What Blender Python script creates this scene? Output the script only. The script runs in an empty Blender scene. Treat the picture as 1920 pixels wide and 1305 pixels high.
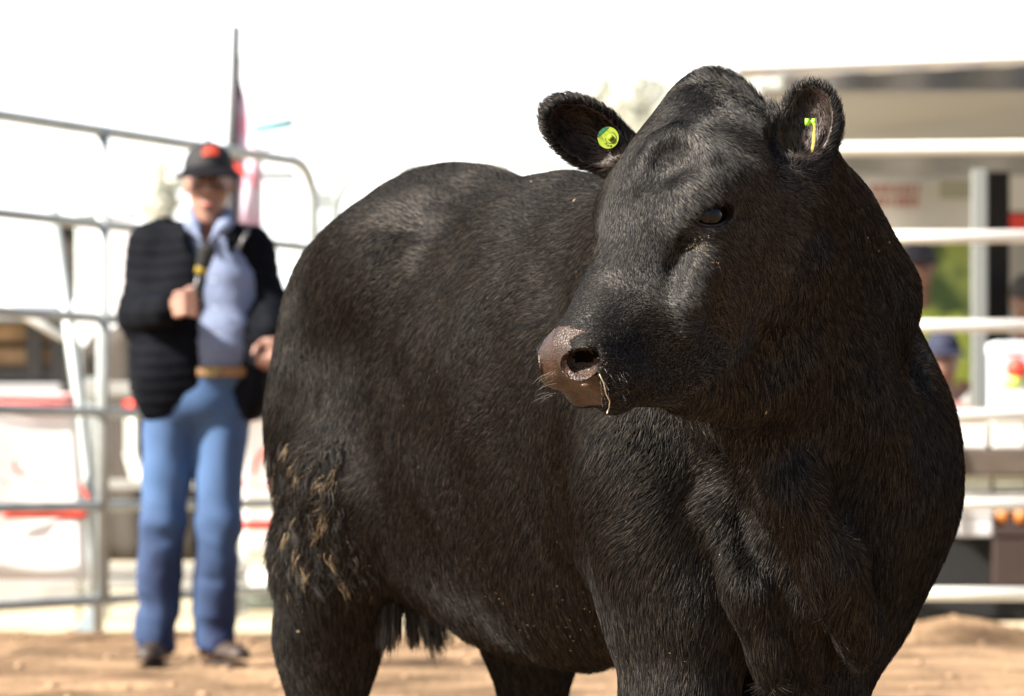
import bpy, bmesh, math, random, os
import numpy as np
from mathutils import Vector, Matrix, noise
FURSCALE = 1.0   # hair density
rng = np.random.default_rng(7)
random.seed(7)
SC = bpy.context.scene
COL = SC.collection

# ------------------------------------------------------------------ camera, sky, sun, exposure
H = 0.658                      # lens height above the ring's dirt
FPX = 7000.0                   # focal length in photo pixels (1920 wide)
cam = bpy.data.cameras.new('camera'); camo = bpy.data.objects.new('camera', cam); COL.objects.link(camo)
camo.location = (0, 0, H); camo.rotation_euler = (math.radians(90), 0, 0)
cam.sensor_width = 36; cam.lens = 36 * FPX / 1920
cam.shift_y = (890 - 652.5) / 1920
cam.clip_start = 0.5; cam.clip_end = 3000
cam.dof.use_dof = True; cam.dof.focus_distance = 5.55; cam.dof.aperture_fstop = 5.8; cam.dof.aperture_blades = 0
SC.camera = camo
SUN = Vector((-0.70, -0.33, 0.63)).normalized()
w = bpy.data.worlds.new('World'); SC.world = w; w.use_nodes = True
nt = w.node_tree; nt.nodes.clear()
sky = nt.nodes.new('ShaderNodeTexSky'); sky.sky_type = 'NISHITA'; sky.sun_disc = False
sky.sun_elevation = math.asin(SUN.z); sky.sun_rotation = math.atan2(SUN.x, SUN.y)
sky.dust_density = 4.0; sky.air_density = 1.0; sky.ozone_density = 1.0
bg = nt.nodes.new('ShaderNodeBackground'); bg.inputs[1].default_value = 0.055
tcw = nt.nodes.new('ShaderNodeTexCoord'); sx = nt.nodes.new('ShaderNodeSeparateXYZ'); mxm = nt.nodes.new('ShaderNodeMath'); mxm.operation = 'MAXIMUM'
mxm.inputs[1].default_value = 0.16; cx = nt.nodes.new('ShaderNodeCombineXYZ')      # bright haze down to the horizon
nt.links.new(tcw.outputs['Generated'], sx.inputs[0]); nt.links.new(sx.outputs[0], cx.inputs[0]); nt.links.new(sx.outputs[1], cx.inputs[1])
nt.links.new(sx.outputs[2], mxm.inputs[0]); nt.links.new(mxm.outputs[0], cx.inputs[2]); nt.links.new(cx.outputs[0], sky.inputs[0])
wo = nt.nodes.new('ShaderNodeOutputWorld')
vr = nt.nodes.new('ShaderNodeMapRange'); vr.inputs[1].default_value = .30; vr.inputs[2].default_value = .13; vr.inputs[3].default_value = 0; vr.inputs[4].default_value = .75
vr.interpolation_type = 'SMOOTHSTEP'; nt.links.new(sx.outputs[2], vr.inputs[0])
vm = nt.nodes.new('ShaderNodeMix'); vm.data_type = 'RGBA'; vm.inputs[7].default_value = (19, 19, 18.5, 1)      # low bright haze
yr = nt.nodes.new('ShaderNodeMapRange'); yr.inputs[1].default_value = -.1; yr.inputs[2].default_value = .6; nt.links.new(sx.outputs[1], yr.inputs[0])
ym = nt.nodes.new('ShaderNodeMath'); ym.operation = 'MULTIPLY'; nt.links.new(vr.outputs[0], ym.inputs[0]); nt.links.new(yr.outputs[0], ym.inputs[1])
nt.links.new(ym.outputs[0], vm.inputs[0]); nt.links.new(sky.outputs[0], vm.inputs[6])
nt.links.new(vm.outputs[2], bg.inputs[0]); nt.links.new(bg.outputs[0], wo.inputs[0])
sl = bpy.data.lights.new('sun', 'SUN'); sl.energy = 5.0; sl.angle = math.radians(0.55); sl.color = (1.0, 0.93, 0.82)
slo = bpy.data.objects.new('sun', sl); COL.objects.link(slo); slo.location = (-5, -3, 8)
slo.rotation_euler = (-SUN).to_track_quat('-Z', 'Y').to_euler()
SC.view_settings.view_transform = 'Standard'; SC.view_settings.look = 'None'
SC.view_settings.exposure = 1.75; SC.view_settings.gamma = 1
SC.render.film_transparent = False
SC.cycles.max_bounces = 6
SC.cycles.use_denoising = True

# ------------------------------------------------------------------ helpers
def P(px, py, Y):
    """world point seen at photo pixel (px, py) at distance Y in front of the lens"""
    return np.array([(px - 960) * Y / FPX, Y, H + (890 - py) * Y / FPX])

MATS = {}
def mat(name, col=(0.5, 0.5, 0.5), rough=0.7, metal=0.0, noise_amt=0.0, scale=8.0, bump=0.0, bscale=40.0, spec=0.5, sheen=0.0, trans=0.0):
    if name in MATS: return MATS[name]
    m = bpy.data.materials.new(name); m.use_nodes = True
    n = m.node_tree; b = n.nodes['Principled BSDF']
    b.inputs['Base Color'].default_value = (*col, 1); b.inputs['Roughness'].default_value = rough
    b.inputs['Metallic'].default_value = metal; b.inputs['Specular IOR Level'].default_value = spec
    if sheen: b.inputs['Sheen Weight'].default_value = sheen
    if noise_amt > 0:
        tc = n.nodes.new('ShaderNodeTexCoord'); nz = n.nodes.new('ShaderNodeTexNoise')
        nz.inputs['Scale'].default_value = scale; nz.inputs['Detail'].default_value = 6
        n.links.new(tc.outputs['Object'], nz.inputs['Vector'])
        cr = n.nodes.new('ShaderNodeValToRGB')
        cr.color_ramp.elements[0].position = 0.3; cr.color_ramp.elements[1].position = 0.7
        cr.color_ramp.elements[0].color = (*[max(0, c * (1 - noise_amt)) for c in col], 1)
        cr.color_ramp.elements[1].color = (*[min(1, c * (1 + noise_amt)) for c in col], 1)
        n.links.new(nz.outputs[0], cr.inputs[0]); n.links.new(cr.outputs[0], b.inputs['Base Color'])
    if bump > 0:
        tc = n.nodes.new('ShaderNodeTexCoord'); nz = n.nodes.new('ShaderNodeTexNoise')
        nz.inputs['Scale'].default_value = bscale; nz.inputs['Detail'].default_value = 5
        n.links.new(tc.outputs['Object'], nz.inputs['Vector'])
        bp = n.nodes.new('ShaderNodeBump'); bp.inputs['Strength'].default_value = bump; bp.inputs['Distance'].default_value = 0.02
        n.links.new(nz.outputs[0], bp.inputs['Height']); n.links.new(bp.outputs[0], b.inputs['Normal'])
    MATS[name] = m
    return m

def tag(o, label=None, cat=None, group=None, kind=None):
    if label: o['label'] = label
    if cat: o['category'] = cat
    if group: o['group'] = group
    if kind: o['kind'] = kind
    return o

def empty(name, loc=(0, 0, 0), label=None, cat=None, group=None):
    o = bpy.data.objects.new(name, None); COL.objects.link(o); o.location = loc
    o.empty_display_size = 0.1
    return tag(o, label, cat, group)

def link(name, me, m=None, parent=None, smooth=True):
    """mesh in world coordinates, linked under its parent"""
    if m is not None:
        for k in (m if isinstance(m, (list, tuple)) else [m]): me.materials.append(k)
    if smooth and len(me.polygons):
        me.polygons.foreach_set('use_smooth', [True] * len(me.polygons))
    o = bpy.data.objects.new(name, me); COL.objects.link(o)
    if parent is not None:
        o.parent = parent
        p = parent; M = Matrix.Identity(4)
        while p is not None:
            M = p.matrix_basis @ M if p.parent is None else p.matrix_basis @ M
            p = p.parent
        # world matrix of the parent chain
        chain = []; p = parent
        while p is not None: chain.append(p); p = p.parent
        W = Matrix.Identity(4)
        for c in reversed(chain): W = W @ c.matrix_parent_inverse @ c.matrix_basis
        o.matrix_parent_inverse = W.inverted()
    return o

def mesh_np(name, v, f, m=None, parent=None, smooth=True):
    me = bpy.data.meshes.new(name)
    v = np.asarray(v, dtype=np.float32)
    if isinstance(f, np.ndarray):
        n, k = f.shape
        me.vertices.add(len(v)); me.vertices.foreach_set('co', v.ravel())
        me.loops.add(n * k); me.loops.foreach_set('vertex_index', f.ravel().astype(np.int32))
        me.polygons.add(n); me.polygons.foreach_set('loop_start', np.arange(0, n * k, k, dtype=np.int32))
        me.polygons.foreach_set('loop_total', np.full(n, k, dtype=np.int32))
        me.update(calc_edges=True)
    else:
        me.from_pydata([tuple(map(float, x)) for x in v], [], f); me.update()
    return link(name, me, m, parent, smooth)

class MB:
    """collects boxes, tubes and sheets; build() links them as one mesh"""
    def __init__(s): s.v = []; s.f = []
    def add(s, v, f):
        o = len(s.v); s.v += [tuple(map(float, p)) for p in v]; s.f += [tuple(i + o for i in q) for q in f]; return s
    def box(s, lo, hi, R=None, c=None):
        x0, y0, z0 = lo; x1, y1, z1 = hi
        v = [(x0,y0,z0),(x1,y0,z0),(x1,y1,z0),(x0,y1,z0),(x0,y0,z1),(x1,y0,z1),(x1,y1,z1),(x0,y1,z1)]
        if R is not None:
            c = Vector(c if c is not None else ((x0+x1)/2,(y0+y1)/2,(z0+z1)/2))
            v = [tuple(R @ (Vector(p) - c) + c) for p in v]
        return s.add(v, [(0,3,2,1),(4,5,6,7),(0,1,5,4),(1,2,6,5),(2,3,7,6),(3,0,4,7)])
    def tube(s, pts, r, n=10, cap=True, sq=(1, 1)):
        pts = [Vector(p) for p in pts]; rs = r if isinstance(r, (list, tuple)) else [r] * len(pts)
        v = []; f = []
        t0 = (pts[1] - pts[0]).normalized()
        up = Vector((0, 0, 1)) if abs(t0.z) < 0.9 else Vector((0, 1, 0))
        for i, p in enumerate(pts):
            t = (pts[min(i+1, len(pts)-1)] - pts[max(i-1, 0)]).normalized()
            a = t.cross(up)
            if a.length < 1e-5: a = t.cross(Vector((1, 0, 0)))
            a.normalize(); b = a.cross(t).normalized(); up = b
            for k in range(n):
                an = 2 * math.pi * k / n
                v.append(tuple(p + a * (math.cos(an) * rs[i] * sq[0]) + b * (math.sin(an) * rs[i] * sq[1])))
        for i in range(len(pts) - 1):
            for k in range(n):
                k2 = (k + 1) % n
                f.append((i*n+k, i*n+k2, (i+1)*n+k2, (i+1)*n+k))
        if cap:
            f.append(tuple(range(n-1, -1, -1))); f.append(tuple((len(pts)-1)*n + k for k in range(n)))
        return s.add(v, f)
    def sheet(s, fn, nu, nv, th=0.004, nrm=(0, 1, 0)):
        """a cloth sheet with thickness; fn(u,v)->point"""
        g = [[Vector(fn(i/nu, j/nv)) for j in range(nv+1)] for i in range(nu+1)]
        nn = Vector(nrm).normalized() * th
        v = [tuple(g[i][j]) for i in range(nu+1) for j in range(nv+1)] + [tuple(g[i][j] + nn) for i in range(nu+1) for j in range(nv+1)]
        N = (nu+1)*(nv+1); f = []
        ix = lambda i, j: i*(nv+1)+j
        for i in range(nu):
            for j in range(nv):
                f.append((ix(i,j), ix(i+1,j), ix(i+1,j+1), ix(i,j+1)))
                f.append((N+ix(i,j), N+ix(i,j+1), N+ix(i+1,j+1), N+ix(i+1,j)))
        for i in range(nu):
            f.append((ix(i,0), N+ix(i,0), N+ix(i+1,0), ix(i+1,0))); f.append((ix(i,nv), ix(i+1,nv), N+ix(i+1,nv), N+ix(i,nv)))
        for j in range(nv):
            f.append((ix(0,j), ix(0,j+1), N+ix(0,j+1), N+ix(0,j))); f.append((ix(nu,j), N+ix(nu,j), N+ix(nu,j+1), ix(nu,j+1)))
        return s.add(v, f)
    def ball(s, c, r, nu=16, nv=10):
        r = r if isinstance(r, (tuple, list)) else (r, r, r); c = Vector(c); v = []; f = []
        for j in range(nv + 1):
            th = math.pi * j / nv
            for i in range(nu):
                ph = 2 * math.pi * i / nu
                v.append((c.x + r[0]*math.sin(th)*math.cos(ph), c.y + r[1]*math.sin(th)*math.sin(ph), c.z + r[2]*math.cos(th)))
        for j in range(nv):
            for i in range(nu):
                i2 = (i+1) % nu
                f.append((j*nu+i, (j+1)*nu+i, (j+1)*nu+i2, j*nu+i2))
        return s.add(v, f)
    def build(s, name, m=None, parent=None, smooth=False, bevel=0.0):
        me = bpy.data.meshes.new(name); me.from_pydata(s.v, [], s.f); me.validate(); me.update()
        o = link(name, me, m, parent, smooth)
        if bevel:
            b = o.modifiers.new('bevel', 'BEVEL'); b.width = bevel; b.segments = 2; b.limit_method = 'ANGLE'
        return o

# ------------------------------------------------------------------ implicit modelling on a rectilinear grid
def axis_grid(segs):
    """segs: [(start, step), ..., end]"""
    out = []
    for i in range(len(segs) - 1):
        a, st = segs[i]; b = segs[i+1][0] if isinstance(segs[i+1], tuple) else segs[i+1]
        n = max(1, int(round((b - a) / st))); out.append(np.linspace(a, b, n, endpoint=False))
    out.append(np.array([segs[-1]]))
    return np.concatenate(out).astype(np.float32)

class Field:
    def __init__(s, xs, ys, zs):
        s.ax = [xs, ys, zs]; s.f = np.full((len(xs), len(ys), len(zs)), 0.3, dtype=np.float32)
    def region(s, lo, hi):
        sl = []
        for i in range(3):
            a = np.searchsorted(s.ax[i], lo[i]); b = np.searchsorted(s.ax[i], hi[i]); sl.append(slice(a, b))
        return tuple(sl)
    def pts(s, sl):
        return (s.ax[0][sl[0]][:, None, None], s.ax[1][sl[1]][None, :, None], s.ax[2][sl[2]][None, None, :])
    def comb(s, sl, d, k, mode):
        a = s.f[sl]
        if a.size == 0: return
        if mode == 'sub':
            d = -d; h = np.maximum(k - np.abs(a - d), 0) / k; s.f[sl] = np.maximum(a, d) + h * h * k * 0.25
        else:
            h = np.maximum(k - np.abs(a - d), 0) / k; s.f[sl] = np.minimum(a, d) - h * h * k * 0.25
    def cone(s, p0, p1, r0, r1, k=0.03, mode='add'):
        p0 = np.array(p0, float); p1 = np.array(p1, float); m = max(r0, r1) + k + 0.03
        sl = s.region(np.minimum(p0, p1) - m, np.maximum(p0, p1) + m)
        x, y, z = s.pts(sl); ba = p1 - p0; L = max(float(ba @ ba), 1e-9)
        dx = x - p0[0]; dy = y - p0[1]; dz = z - p0[2]
        h = np.clip((dx*ba[0] + dy*ba[1] + dz*ba[2]) / L, 0, 1)
        d = np.sqrt((dx - h*ba[0])**2 + (dy - h*ba[1])**2 + (dz - h*ba[2])**2) - (r0 + (r1 - r0) * h)
        s.comb(sl, d.astype(np.float32), k, mode)
    def ell(s, c, r, R=None, k=0.03, mode='add'):
        """ellipsoid: centre c, radii r along the rows of R"""
        c = np.array(c, float); r = np.array(r, float); R = np.eye(3) if R is None else np.array(R, float)
        m = float(max(r)) + k + 0.03; ext = np.sqrt(((R * r[:, None])**2).sum(0)) + k + 0.03
        sl = s.region(c - ext, c + ext); x, y, z = s.pts(sl)
        dx = x - c[0]; dy = y - c[1]; dz = z - c[2]
        q = [dx*R[i, 0] + dy*R[i, 1] + dz*R[i, 2] for i in range(3)]
        k0 = np.sqrt(sum((q[i]/r[i])**2 for i in range(3))); k1 = np.sqrt(sum((q[i]/r[i]**2)**2 for i in range(3)))
        d = k0 * (k0 - 1) / np.maximum(k1, 1e-6)
        s.comb(sl, d.astype(np.float32), k, mode)
    def path(s, pts, rs, k=0.03, mode='add'):
        for i in range(len(pts) - 1): s.cone(pts[i], pts[i+1], rs[i], rs[i+1], k, mode)
    def mesh(s, smooth=2):
        f = s.f; sg = f < 0; nx, ny, nz = f.shape
        X, Y, Z = s.ax; cellN = (nx-1)*(ny-1)*(nz-1)
        def cid(i, j, k): return (i*(ny-1) + j)*(nz-1) + k
        edges = []
        for axn in range(3):
            a = [slice(None)]*3; b = [slice(None)]*3; a[axn] = slice(0, -1); b[axn] = slice(1, None)
            A = sg[tuple(a)]; Bm = sg[tuple(b)]
            I = np.argwhere(A != Bm)
            # keep inner
            for o in range(3):
                if o != axn: I = I[(I[:, o] > 0) & (I[:, o] < f.shape[o]-1)]
            J = I.copy(); J[:, axn] += 1
            f0 = f[tuple(I.T)]; f1 = f[tuple(J.T)]; t = f0 / (f0 - f1)
            pos = np.stack([s.ax[o][I[:, o]] for o in range(3)], 1).astype(np.float64)
            pos[:, axn] += t * (s.ax[axn][J[:, axn]] - s.ax[axn][I[:, axn]])
            u, v = (axn+1) % 3, (axn+2) % 3
            cells = []
            for du, dv in ((0,0),(-1,0),(-1,-1),(0,-1)):
                c = I.copy(); c[:, u] += du; c[:, v] += dv; cells.append(cid(c[:,0], c[:,1], c[:,2]))
            q = np.stack(cells, 1); flip = ~A[tuple(I.T)]
            q[flip] = q[flip][:, ::-1]
            edges.append((pos, q))
        allq = np.concatenate([e[1] for e in edges]); allp = np.concatenate([e[0] for e in edges])
        uniq, inv = np.unique(allq.ravel(), return_inverse=True); inv = inv.reshape(-1, 4)
        cnt = np.bincount(inv.ravel(), minlength=len(uniq)).astype(float)
        V = np.stack([np.bincount(inv.ravel(), weights=np.repeat(allp[:, o], 4), minlength=len(uniq)) / cnt for o in range(3)], 1)
        F = inv
        for _ in range(smooth): V = lap(V, F, 0.5)
        return V, F

def lap(V, F, a=0.5):
    s = np.concatenate([F[:, i] for i in range(4)]); d = np.concatenate([F[:, (i+1) % 4] for i in range(4)])
    n = len(V); c = np.bincount(s, minlength=n) + np.bincount(d, minlength=n)
    A = np.stack([np.bincount(s, weights=V[d, o], minlength=n) + np.bincount(d, weights=V[s, o], minlength=n) for o in range(3)], 1)
    return V * (1 - a) + a * A / np.maximum(c, 1)[:, None]

def vnormals(V, F):
    n = np.cross(V[F[:, 2]] - V[F[:, 0]], V[F[:, 3]] - V[F[:, 1]])
    N = np.zeros_like(V)
    for i in range(4):
        for o in range(3): N[:, o] += np.bincount(F[:, i], weights=n[:, o], minlength=len(V))
    return N / np.maximum(np.linalg.norm(N, axis=1, keepdims=True), 1e-9)
# ------------------------------------------------------------------ the bull
U = np.array([0.463, -0.886, 0.0]); LB = np.array([0.886, 0.463, 0.0]); ZZ = np.array([0, 0, 1.0])
OB = np.array([-0.135, 7.0, 0.0]); RB = np.stack([U, LB, ZZ])
def B(a, b, z): return OB + a * U + b * LB + z * ZZ
HO = P(1326, 158, 5.45) + .032*np.array([-.73,-.42,.54])                                  # poll
HH = np.array([-0.234, -0.135, -0.425]); HH /= np.linalg.norm(HH)
HL = np.array([-HH[1], HH[0], 0]); HL /= np.linalg.norm(HL); HL = -HL
HL = HL if HL[0] > 0 else -HL
HN = np.cross(HH, HL); HN = HN if HN[2] > 0 else -HN
RH = np.stack([HH, HL, HN])
def HD(t, s, d): return HO + t * HH + s * HL + d * HN

def unit(v): v = np.array(v, float); return v / np.linalg.norm(v)
def frame(axis, nrm):
    a = unit(axis); n = np.array(nrm, float); n = unit(n - a * (n @ a)); return np.stack([a, np.cross(n, a), n])
EYE = {1: HD(.206, .103, -.080), -1: HD(.206, -.103, -.080)}
EYER = {}
for s in (-1, 1):
    EYER[s] = frame(-HH - HN, HL*s)
EARS = [(P(1100, 250, 5.58), frame(P(1035, 208, 5.56) - P(1165, 296, 5.60), (-.25, -.95, -.05)),   .076, .047),
        (P(1514, 244, 5.44), frame(P(1535, 160, 5.46) - P(1505, 335, 5.42), (-.35, -.92, 0)), .076, .049)]
NOST = [(P(1090, 683, 5.262), np.array([1, 0, .22]), np.array([-.30, -.90, -.30]), (.024, .0165, .044)),
        (P(1110, 670, 5.262), np.array([.5, 0, 1.0]), np.array([-.10, -.95, -.10]), (.014, .010, .026))]
#.write(str([HD(.49, .055, -.066), P(1090, 683, 5.245)]))
def build_bull_field():
    F = Field(axis_grid([(-0.62, .009), (-0.02, .0045), (0.52, .009), 0.86]),
              axis_grid([(4.98, .0045), (5.66, .007), (5.80, .011), 7.62]),
              axis_grid([(-0.02, .011), (0.70, .0048), (1.33, .01), 1.36]))
    # barrel
    F.ell(B(.58, 0, .78), (.66, .30, .375), RB, .05)
    F.ell(B(.55, 0, .60), (.52, .26, .27), RB, .08)
    F.ell(B(.32, 0, .58), (.30, .21, .20), RB, .08)
    F.ell(B(.30, 0, 1.02), (.45, .17, .16), RB, .1)
    # hindquarters
    F.ell(B(.05, 0, .97), (.29, .235, .262), RB, .12)
    for s in (-1, 1):
        F.ell(B(-.0, .175*s, .76), (.24, .140, .34), RB, .12)
        F.ell(B(.18, .20*s, 1.02), (.13, .08, .12), RB, .10)       # hook
        F.path([B(.12, .19*s, .66), B(.02, .215*s, .50), B(-.03, .215*s, .36), B(-.04, .21*s, .10), B(-.02, .21*s, .04)], [.15, .115, .088, .055, .06], .06)
        F.ell(B(-.10, .215*s, .33), (.05, .045, .06), RB, .04)
    # tail
    F.path([B(-.22, 0, 1.12), B(-.29, 0, 1.0), B(-.31, .04, .7), B(-.30, .09, .48)], [.035, .03, .022, .02], .04)
    # forequarters
    F.ell(B(1.04, 0, .78), (.32, .27, .36), RB, .08)
    F.ell(B(.92, 0, 1.00), (.32, .16, .16), RB, .1)
    F.ell(B(1.08, -.17, .74), (.20, .135, .30), RB, .05)
    F.ell(B(1.08, .185, .74), (.21, .125, .28), RB, .05)
    F.ell(B(1.24, .03, .58), (.19, .18, .23), RB, .08)
    # right foreleg, left foreleg
    F.path([B(1.17, -.18, .64), B(1.20, -.18, .46), B(1.22, -.19, .28), B(1.22, -.19, .08), B(1.23, -.19, .03)], [.135, .11, .085, .05, .06], .05)
    F.path([B(1.15, .18, .62), B(1.19, .11, .46), B(1.24, .03, .28), B(1.26, .02, .08), B(1.27, .02, .03)], [.145, .125, .085, .05, .06], .05)
    # point of the shoulder, crease inside the arm, brisket folds
    F.ell(np.array([.205, 5.80, .64]), (.09, .08, .17), None, .06)
    F.ell(B(1.12, -.17, .84), (.15, .12, .18), RB, .06)
    F.cone(P(1368, 860, 5.63), P(1400, 1260, 5.70), .030, .032, .07, 'sub')
    F.path([P(1402, 815, 5.60), P(1475, 925, 5.615), P(1560, 1060, 5.65), P(1615, 1185, 5.73)], [.038, .045, .048, .036], .035)
    F.path([P(1335, 960, 5.73), P(1400, 1100, 5.705), P(1440, 1230, 5.74)], [.02, .030, .03], .04)
    F.path([P(1450, 1010, 5.70), P(1500, 1130, 5.73), P(1520, 1240, 5.78)], [.02, .022, .02], .035)
    # crease behind the arm, flank fold, ribs
    F.cone(B(.86, -.36, .66), B(.92, -.33, .44), .020, .03, .10, 'sub')
    F.cone(B(.22, -.345, .88), B(.30, -.33, .60), .020, .02, .10, 'sub')
    # neck
    F.cone(B(1.02, .03, .83), np.array([.35, 5.62, 1.01]), .26, .150, .07)
    F.ell(B(1.16, .145, .67), (.2, .172, .25), RB, .06)
    F.cone(B(.98, .04, .99), np.array([.38, 5.62, 1.12]), .15, .09, .08)
    F.cone(HD(.16, 0, -.22), B(1.28, .02, .66), .085, .19, .07)
    F.cone(HD(.02, .10, -.23), HD(.30, .10, -.30), .012, .02, .05, 'sub')
    F.path([P(1480, 330, 5.72), P(1515, 420, 5.78), P(1560, 560, 5.86)], [.079, .104, .132], .05)
    # head
    F.ell(HD(.115, -.003, -.128), (.126, .126, .128), RH, .03)
    F.ell(HD(.030, -.022, -.070), (.060, .062, .066), RH, .05)
    F.ell(HD(.16, -.004, -.106), (.145, .130, .118), RH, .04)
    for s in (-1, 1):
        F.ell(HD(.185, .096*s, -.066), (.075, .044, .052), RH, .03)
        F.cone(HD(.22, .040*s, -.150), HD(.42, .030*s, -.108), .078, .054, .03)
        F.ell(HD(.20, .080*s, -.22), (.12, .042, .09), RH, .04)
        F.cone(HD(.15, .060*s, -.275), HD(.43, .02*s, -.160), .05, .032, .03)
        F.cone(HD(.24, .086*s, -.130), HD(.33, .066*s, -.125), .03, .018, .03)
    F.cone(HD(.22, 0, -.088), HD(.43, 0, -.068), .080, .050, .04)
    F.ell(HD(.22, 0, -.22), (.2, .075, .10), RH, .04)
    F.path([P(1235, 700, 5.40), P(1330, 680, 5.46), P(1430, 690, 5.55)], [.035, .070, .095], .05)
    F.ell(HD(.452, 0, -.080), (.050, .072, .060), RH, .025)
    F.ell(HD(.470, 0, -.054), (.034, .052, .034), RH, .02)
    for s in (-1, 1):
        F.ell(HD(.474, .040*s, -.062), (.036, .034, .036), RH, .02)
        F.ell(HD(.474, .031*s, -.112), (.036, .040, .028), RH, .02)
    F.ell(HD(.448, 0, -.146), (.052, .046, .030), RH, .012)
    # relief of the face, laid on the surface
    def fs(px, py):
        for Y in np.arange(5.05, 5.8, .004):
            q = P(px, py, Y); i = [min(len(F.ax[o])-1, int(np.searchsorted(F.ax[o], q[o]))) for o in range(3)]
            if F.f[i[0], i[1], i[2]] < 0: return q
        return P(px, py, 5.4)
    def rel(pts, off, rs, k, mode='add'):
        """off > 0 pushes the stroke out of the hide, towards the viewer's side"""
        F.path([fs(*q) + np.array([-.25, -.95, 0])*off for q in pts], rs, k, mode)
    rel([(1308, 436), (1292, 462), (1277, 500), (1262, 550)], .006, [.008, .010, .012, .009], .022, 'sub')
    rel([(1332, 462), (1310, 510), (1292, 565), (1285, 620)], -.008, [.010, .015, .015, .010], .030)
    rel([(1205, 345), (1215, 300), (1236, 268), (1270, 254), (1305, 262), (1326, 292)], -.007, [.010, .012, .013, .013, .012, .009], .020)
    rel([(1225, 335), (1245, 308), (1270, 298), (1298, 308)], .013, [.008, .012, .012, .008], .030, 'sub')
    rel([(1450, 520), (1462, 600), (1450, 690), (1420, 760)], .012, [.010, .016, .018, .012], .06, 'sub')
    rel([(1470, 215), (1462, 270), (1470, 330)], .008, [.008, .012, .008], .03, 'sub')
    rel([(1180, 600), (1230, 640), (1260, 700)], .012, [.008, .014, .010], .05, 'sub')
    rel([(1040, 742), (1075, 753), (1112, 760), (1150, 757), (1190, 744), (1215, 730)], .002, [.004, .0055, .006, .006, .005, .002], .010, 'sub')
    # mouth slit
    F.path([HD(.53, -.03, -.131), HD(.517, 0, -.134), HD(.500, .04, -.132), HD(.470, .064, -.128), HD(.44, .074, -.124), HD(.41, .080, -.122)], [.008, .008, .008, .007, .004, .001], .010, 'sub')
    # nostrils
    F.ell(HD(.468, .052, -.050), (.030, .026, .024), RH, .02); F.ell(HD(.468, -.052, -.050), (.030, .026, .024), RH, .02)
    for m in (False, True):
        for c, ax, nr, rad in NOST:
            if m:
                c = c - 2 * ((c - HO) @ HL) * HL; ax = ax - 2 * (ax @ HL) * HL; nr = nr - 2 * (nr @ HL) * HL
            F.ell(c, rad, frame(ax, nr), .007, 'sub')
    # eyes
    for s in (-1, 1):
        c = EYE[s]; sg_ = 1 if EYER[s][1][2] > 0 else -1
        F.ell(c, (.036, .034, .030), np.stack([HH, HN, HL]), .02)
        F.path([c + EYER[s][0]*u_*.030 + EYER[s][1]*sg_*(.021 - .014*u_*u_) + HL*s*.018 for u_ in (-1, -.5, 0, .5, 1)], [.003, .0065, .008, .0065, .003], .012) if True else None
        F.path([c + EYER[s][0]*u_*.028 - EYER[s][1]*sg_*(.018 - .012*u_*u_) + HL*s*.016 for u_ in (-1, -.5, 0, .5, 1)], [.002, .004, .005, .004, .002], .010)
        F.ell(c + HL*s*.020, (.032, .0175, .032), EYER[s], .004, 'sub')
        F.cone(c + EYER[s][0]*.026*(-1) + HL*s*.022, c - EYER[s][0]*.036 + HL*s*.018, .006, .003, .006, 'sub')
    # ears
    for c, Re, rl, rw in EARS:
        F.ell(c, (rl, rw, .030), Re, .02)
        F.ell(c + Re[2]*.022 + Re[0]*.004, (rl*.84, rw*.78, .040), Re, .006, 'sub')
        F.cone(c - Re[0]*rl*.95 - Re[2]*.0, c - Re[0]*rl*1.25 - Re[2]*.02, .030, .04, .03)
    return F
BF = build_bull_field()
BV, BFc = BF.mesh(2); del BF

def headc(p): q = p - HO; return q @ HH, q @ HL, q @ HN
def bodyc(p): q = p - OB; return q @ U, q @ LB, p[:, 2]
def sstep(x, a, b): t = np.clip((x - a) / (b - a), 0, 1); return t * t * (3 - 2 * t)
def vnoise(p, scale, seed, n=10):
    g = np.random.default_rng(seed); out = np.zeros_like(p)
    for _ in range(n):
        k = g.normal(size=3) / scale; ph = g.uniform(0, 6.28, 3)
        out += np.sin((p @ k)[:, None] + ph)
    return out / math.sqrt(n)
EARC = np.array([e[0] for e in EARS])
def pad_mask(p):
    t, s, d = headc(p); j = vnoise(p, .006, 3)[:, 0] * .07
    return ((s / (.066 - .22*np.clip(-.075 - d, 0, .05)))**2 + ((d + .068) / .057)**2 < 1 + j) & (t > .437) & (d > -.128)
def noskin(p):
    """no coat on the nose pad, in the nostrils, on the eyes"""
    m = pad_mask(p)
    for s in (-1, 1): q_ = (p - EYE[s] - HL*s*.016) @ EYER[s].T; m |= np.linalg.norm(q_ / np.array([.036, .0215, .034]), axis=1) < 1
    return m

# fine relief: skin folds of neck and brisket, muscle, shaggy lumps
VN = vnormals(BV, BFc)
t, s_, d = headc(BV); a, b, z = bodyc(BV)
headw = 1 - sstep(np.linalg.norm((BV - HD(.2, 0, -.12)) / np.array([1, 1, 1]), axis=1), .26, .34)
body_rel = vnoise(BV, .11, 13)[:, 0] * .0055 + vnoise(BV, .055, 11)[:, 0] * .0035 + vnoise(BV, .022, 12)[:, 0] * .0012
disp = body_rel * (1 - headw)
BV = BV + VN * disp[:, None]
pad = pad_mask(BV)

skin = mat('bull_hide', (.0035, .003, .0028), .7, spec=.1)
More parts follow.
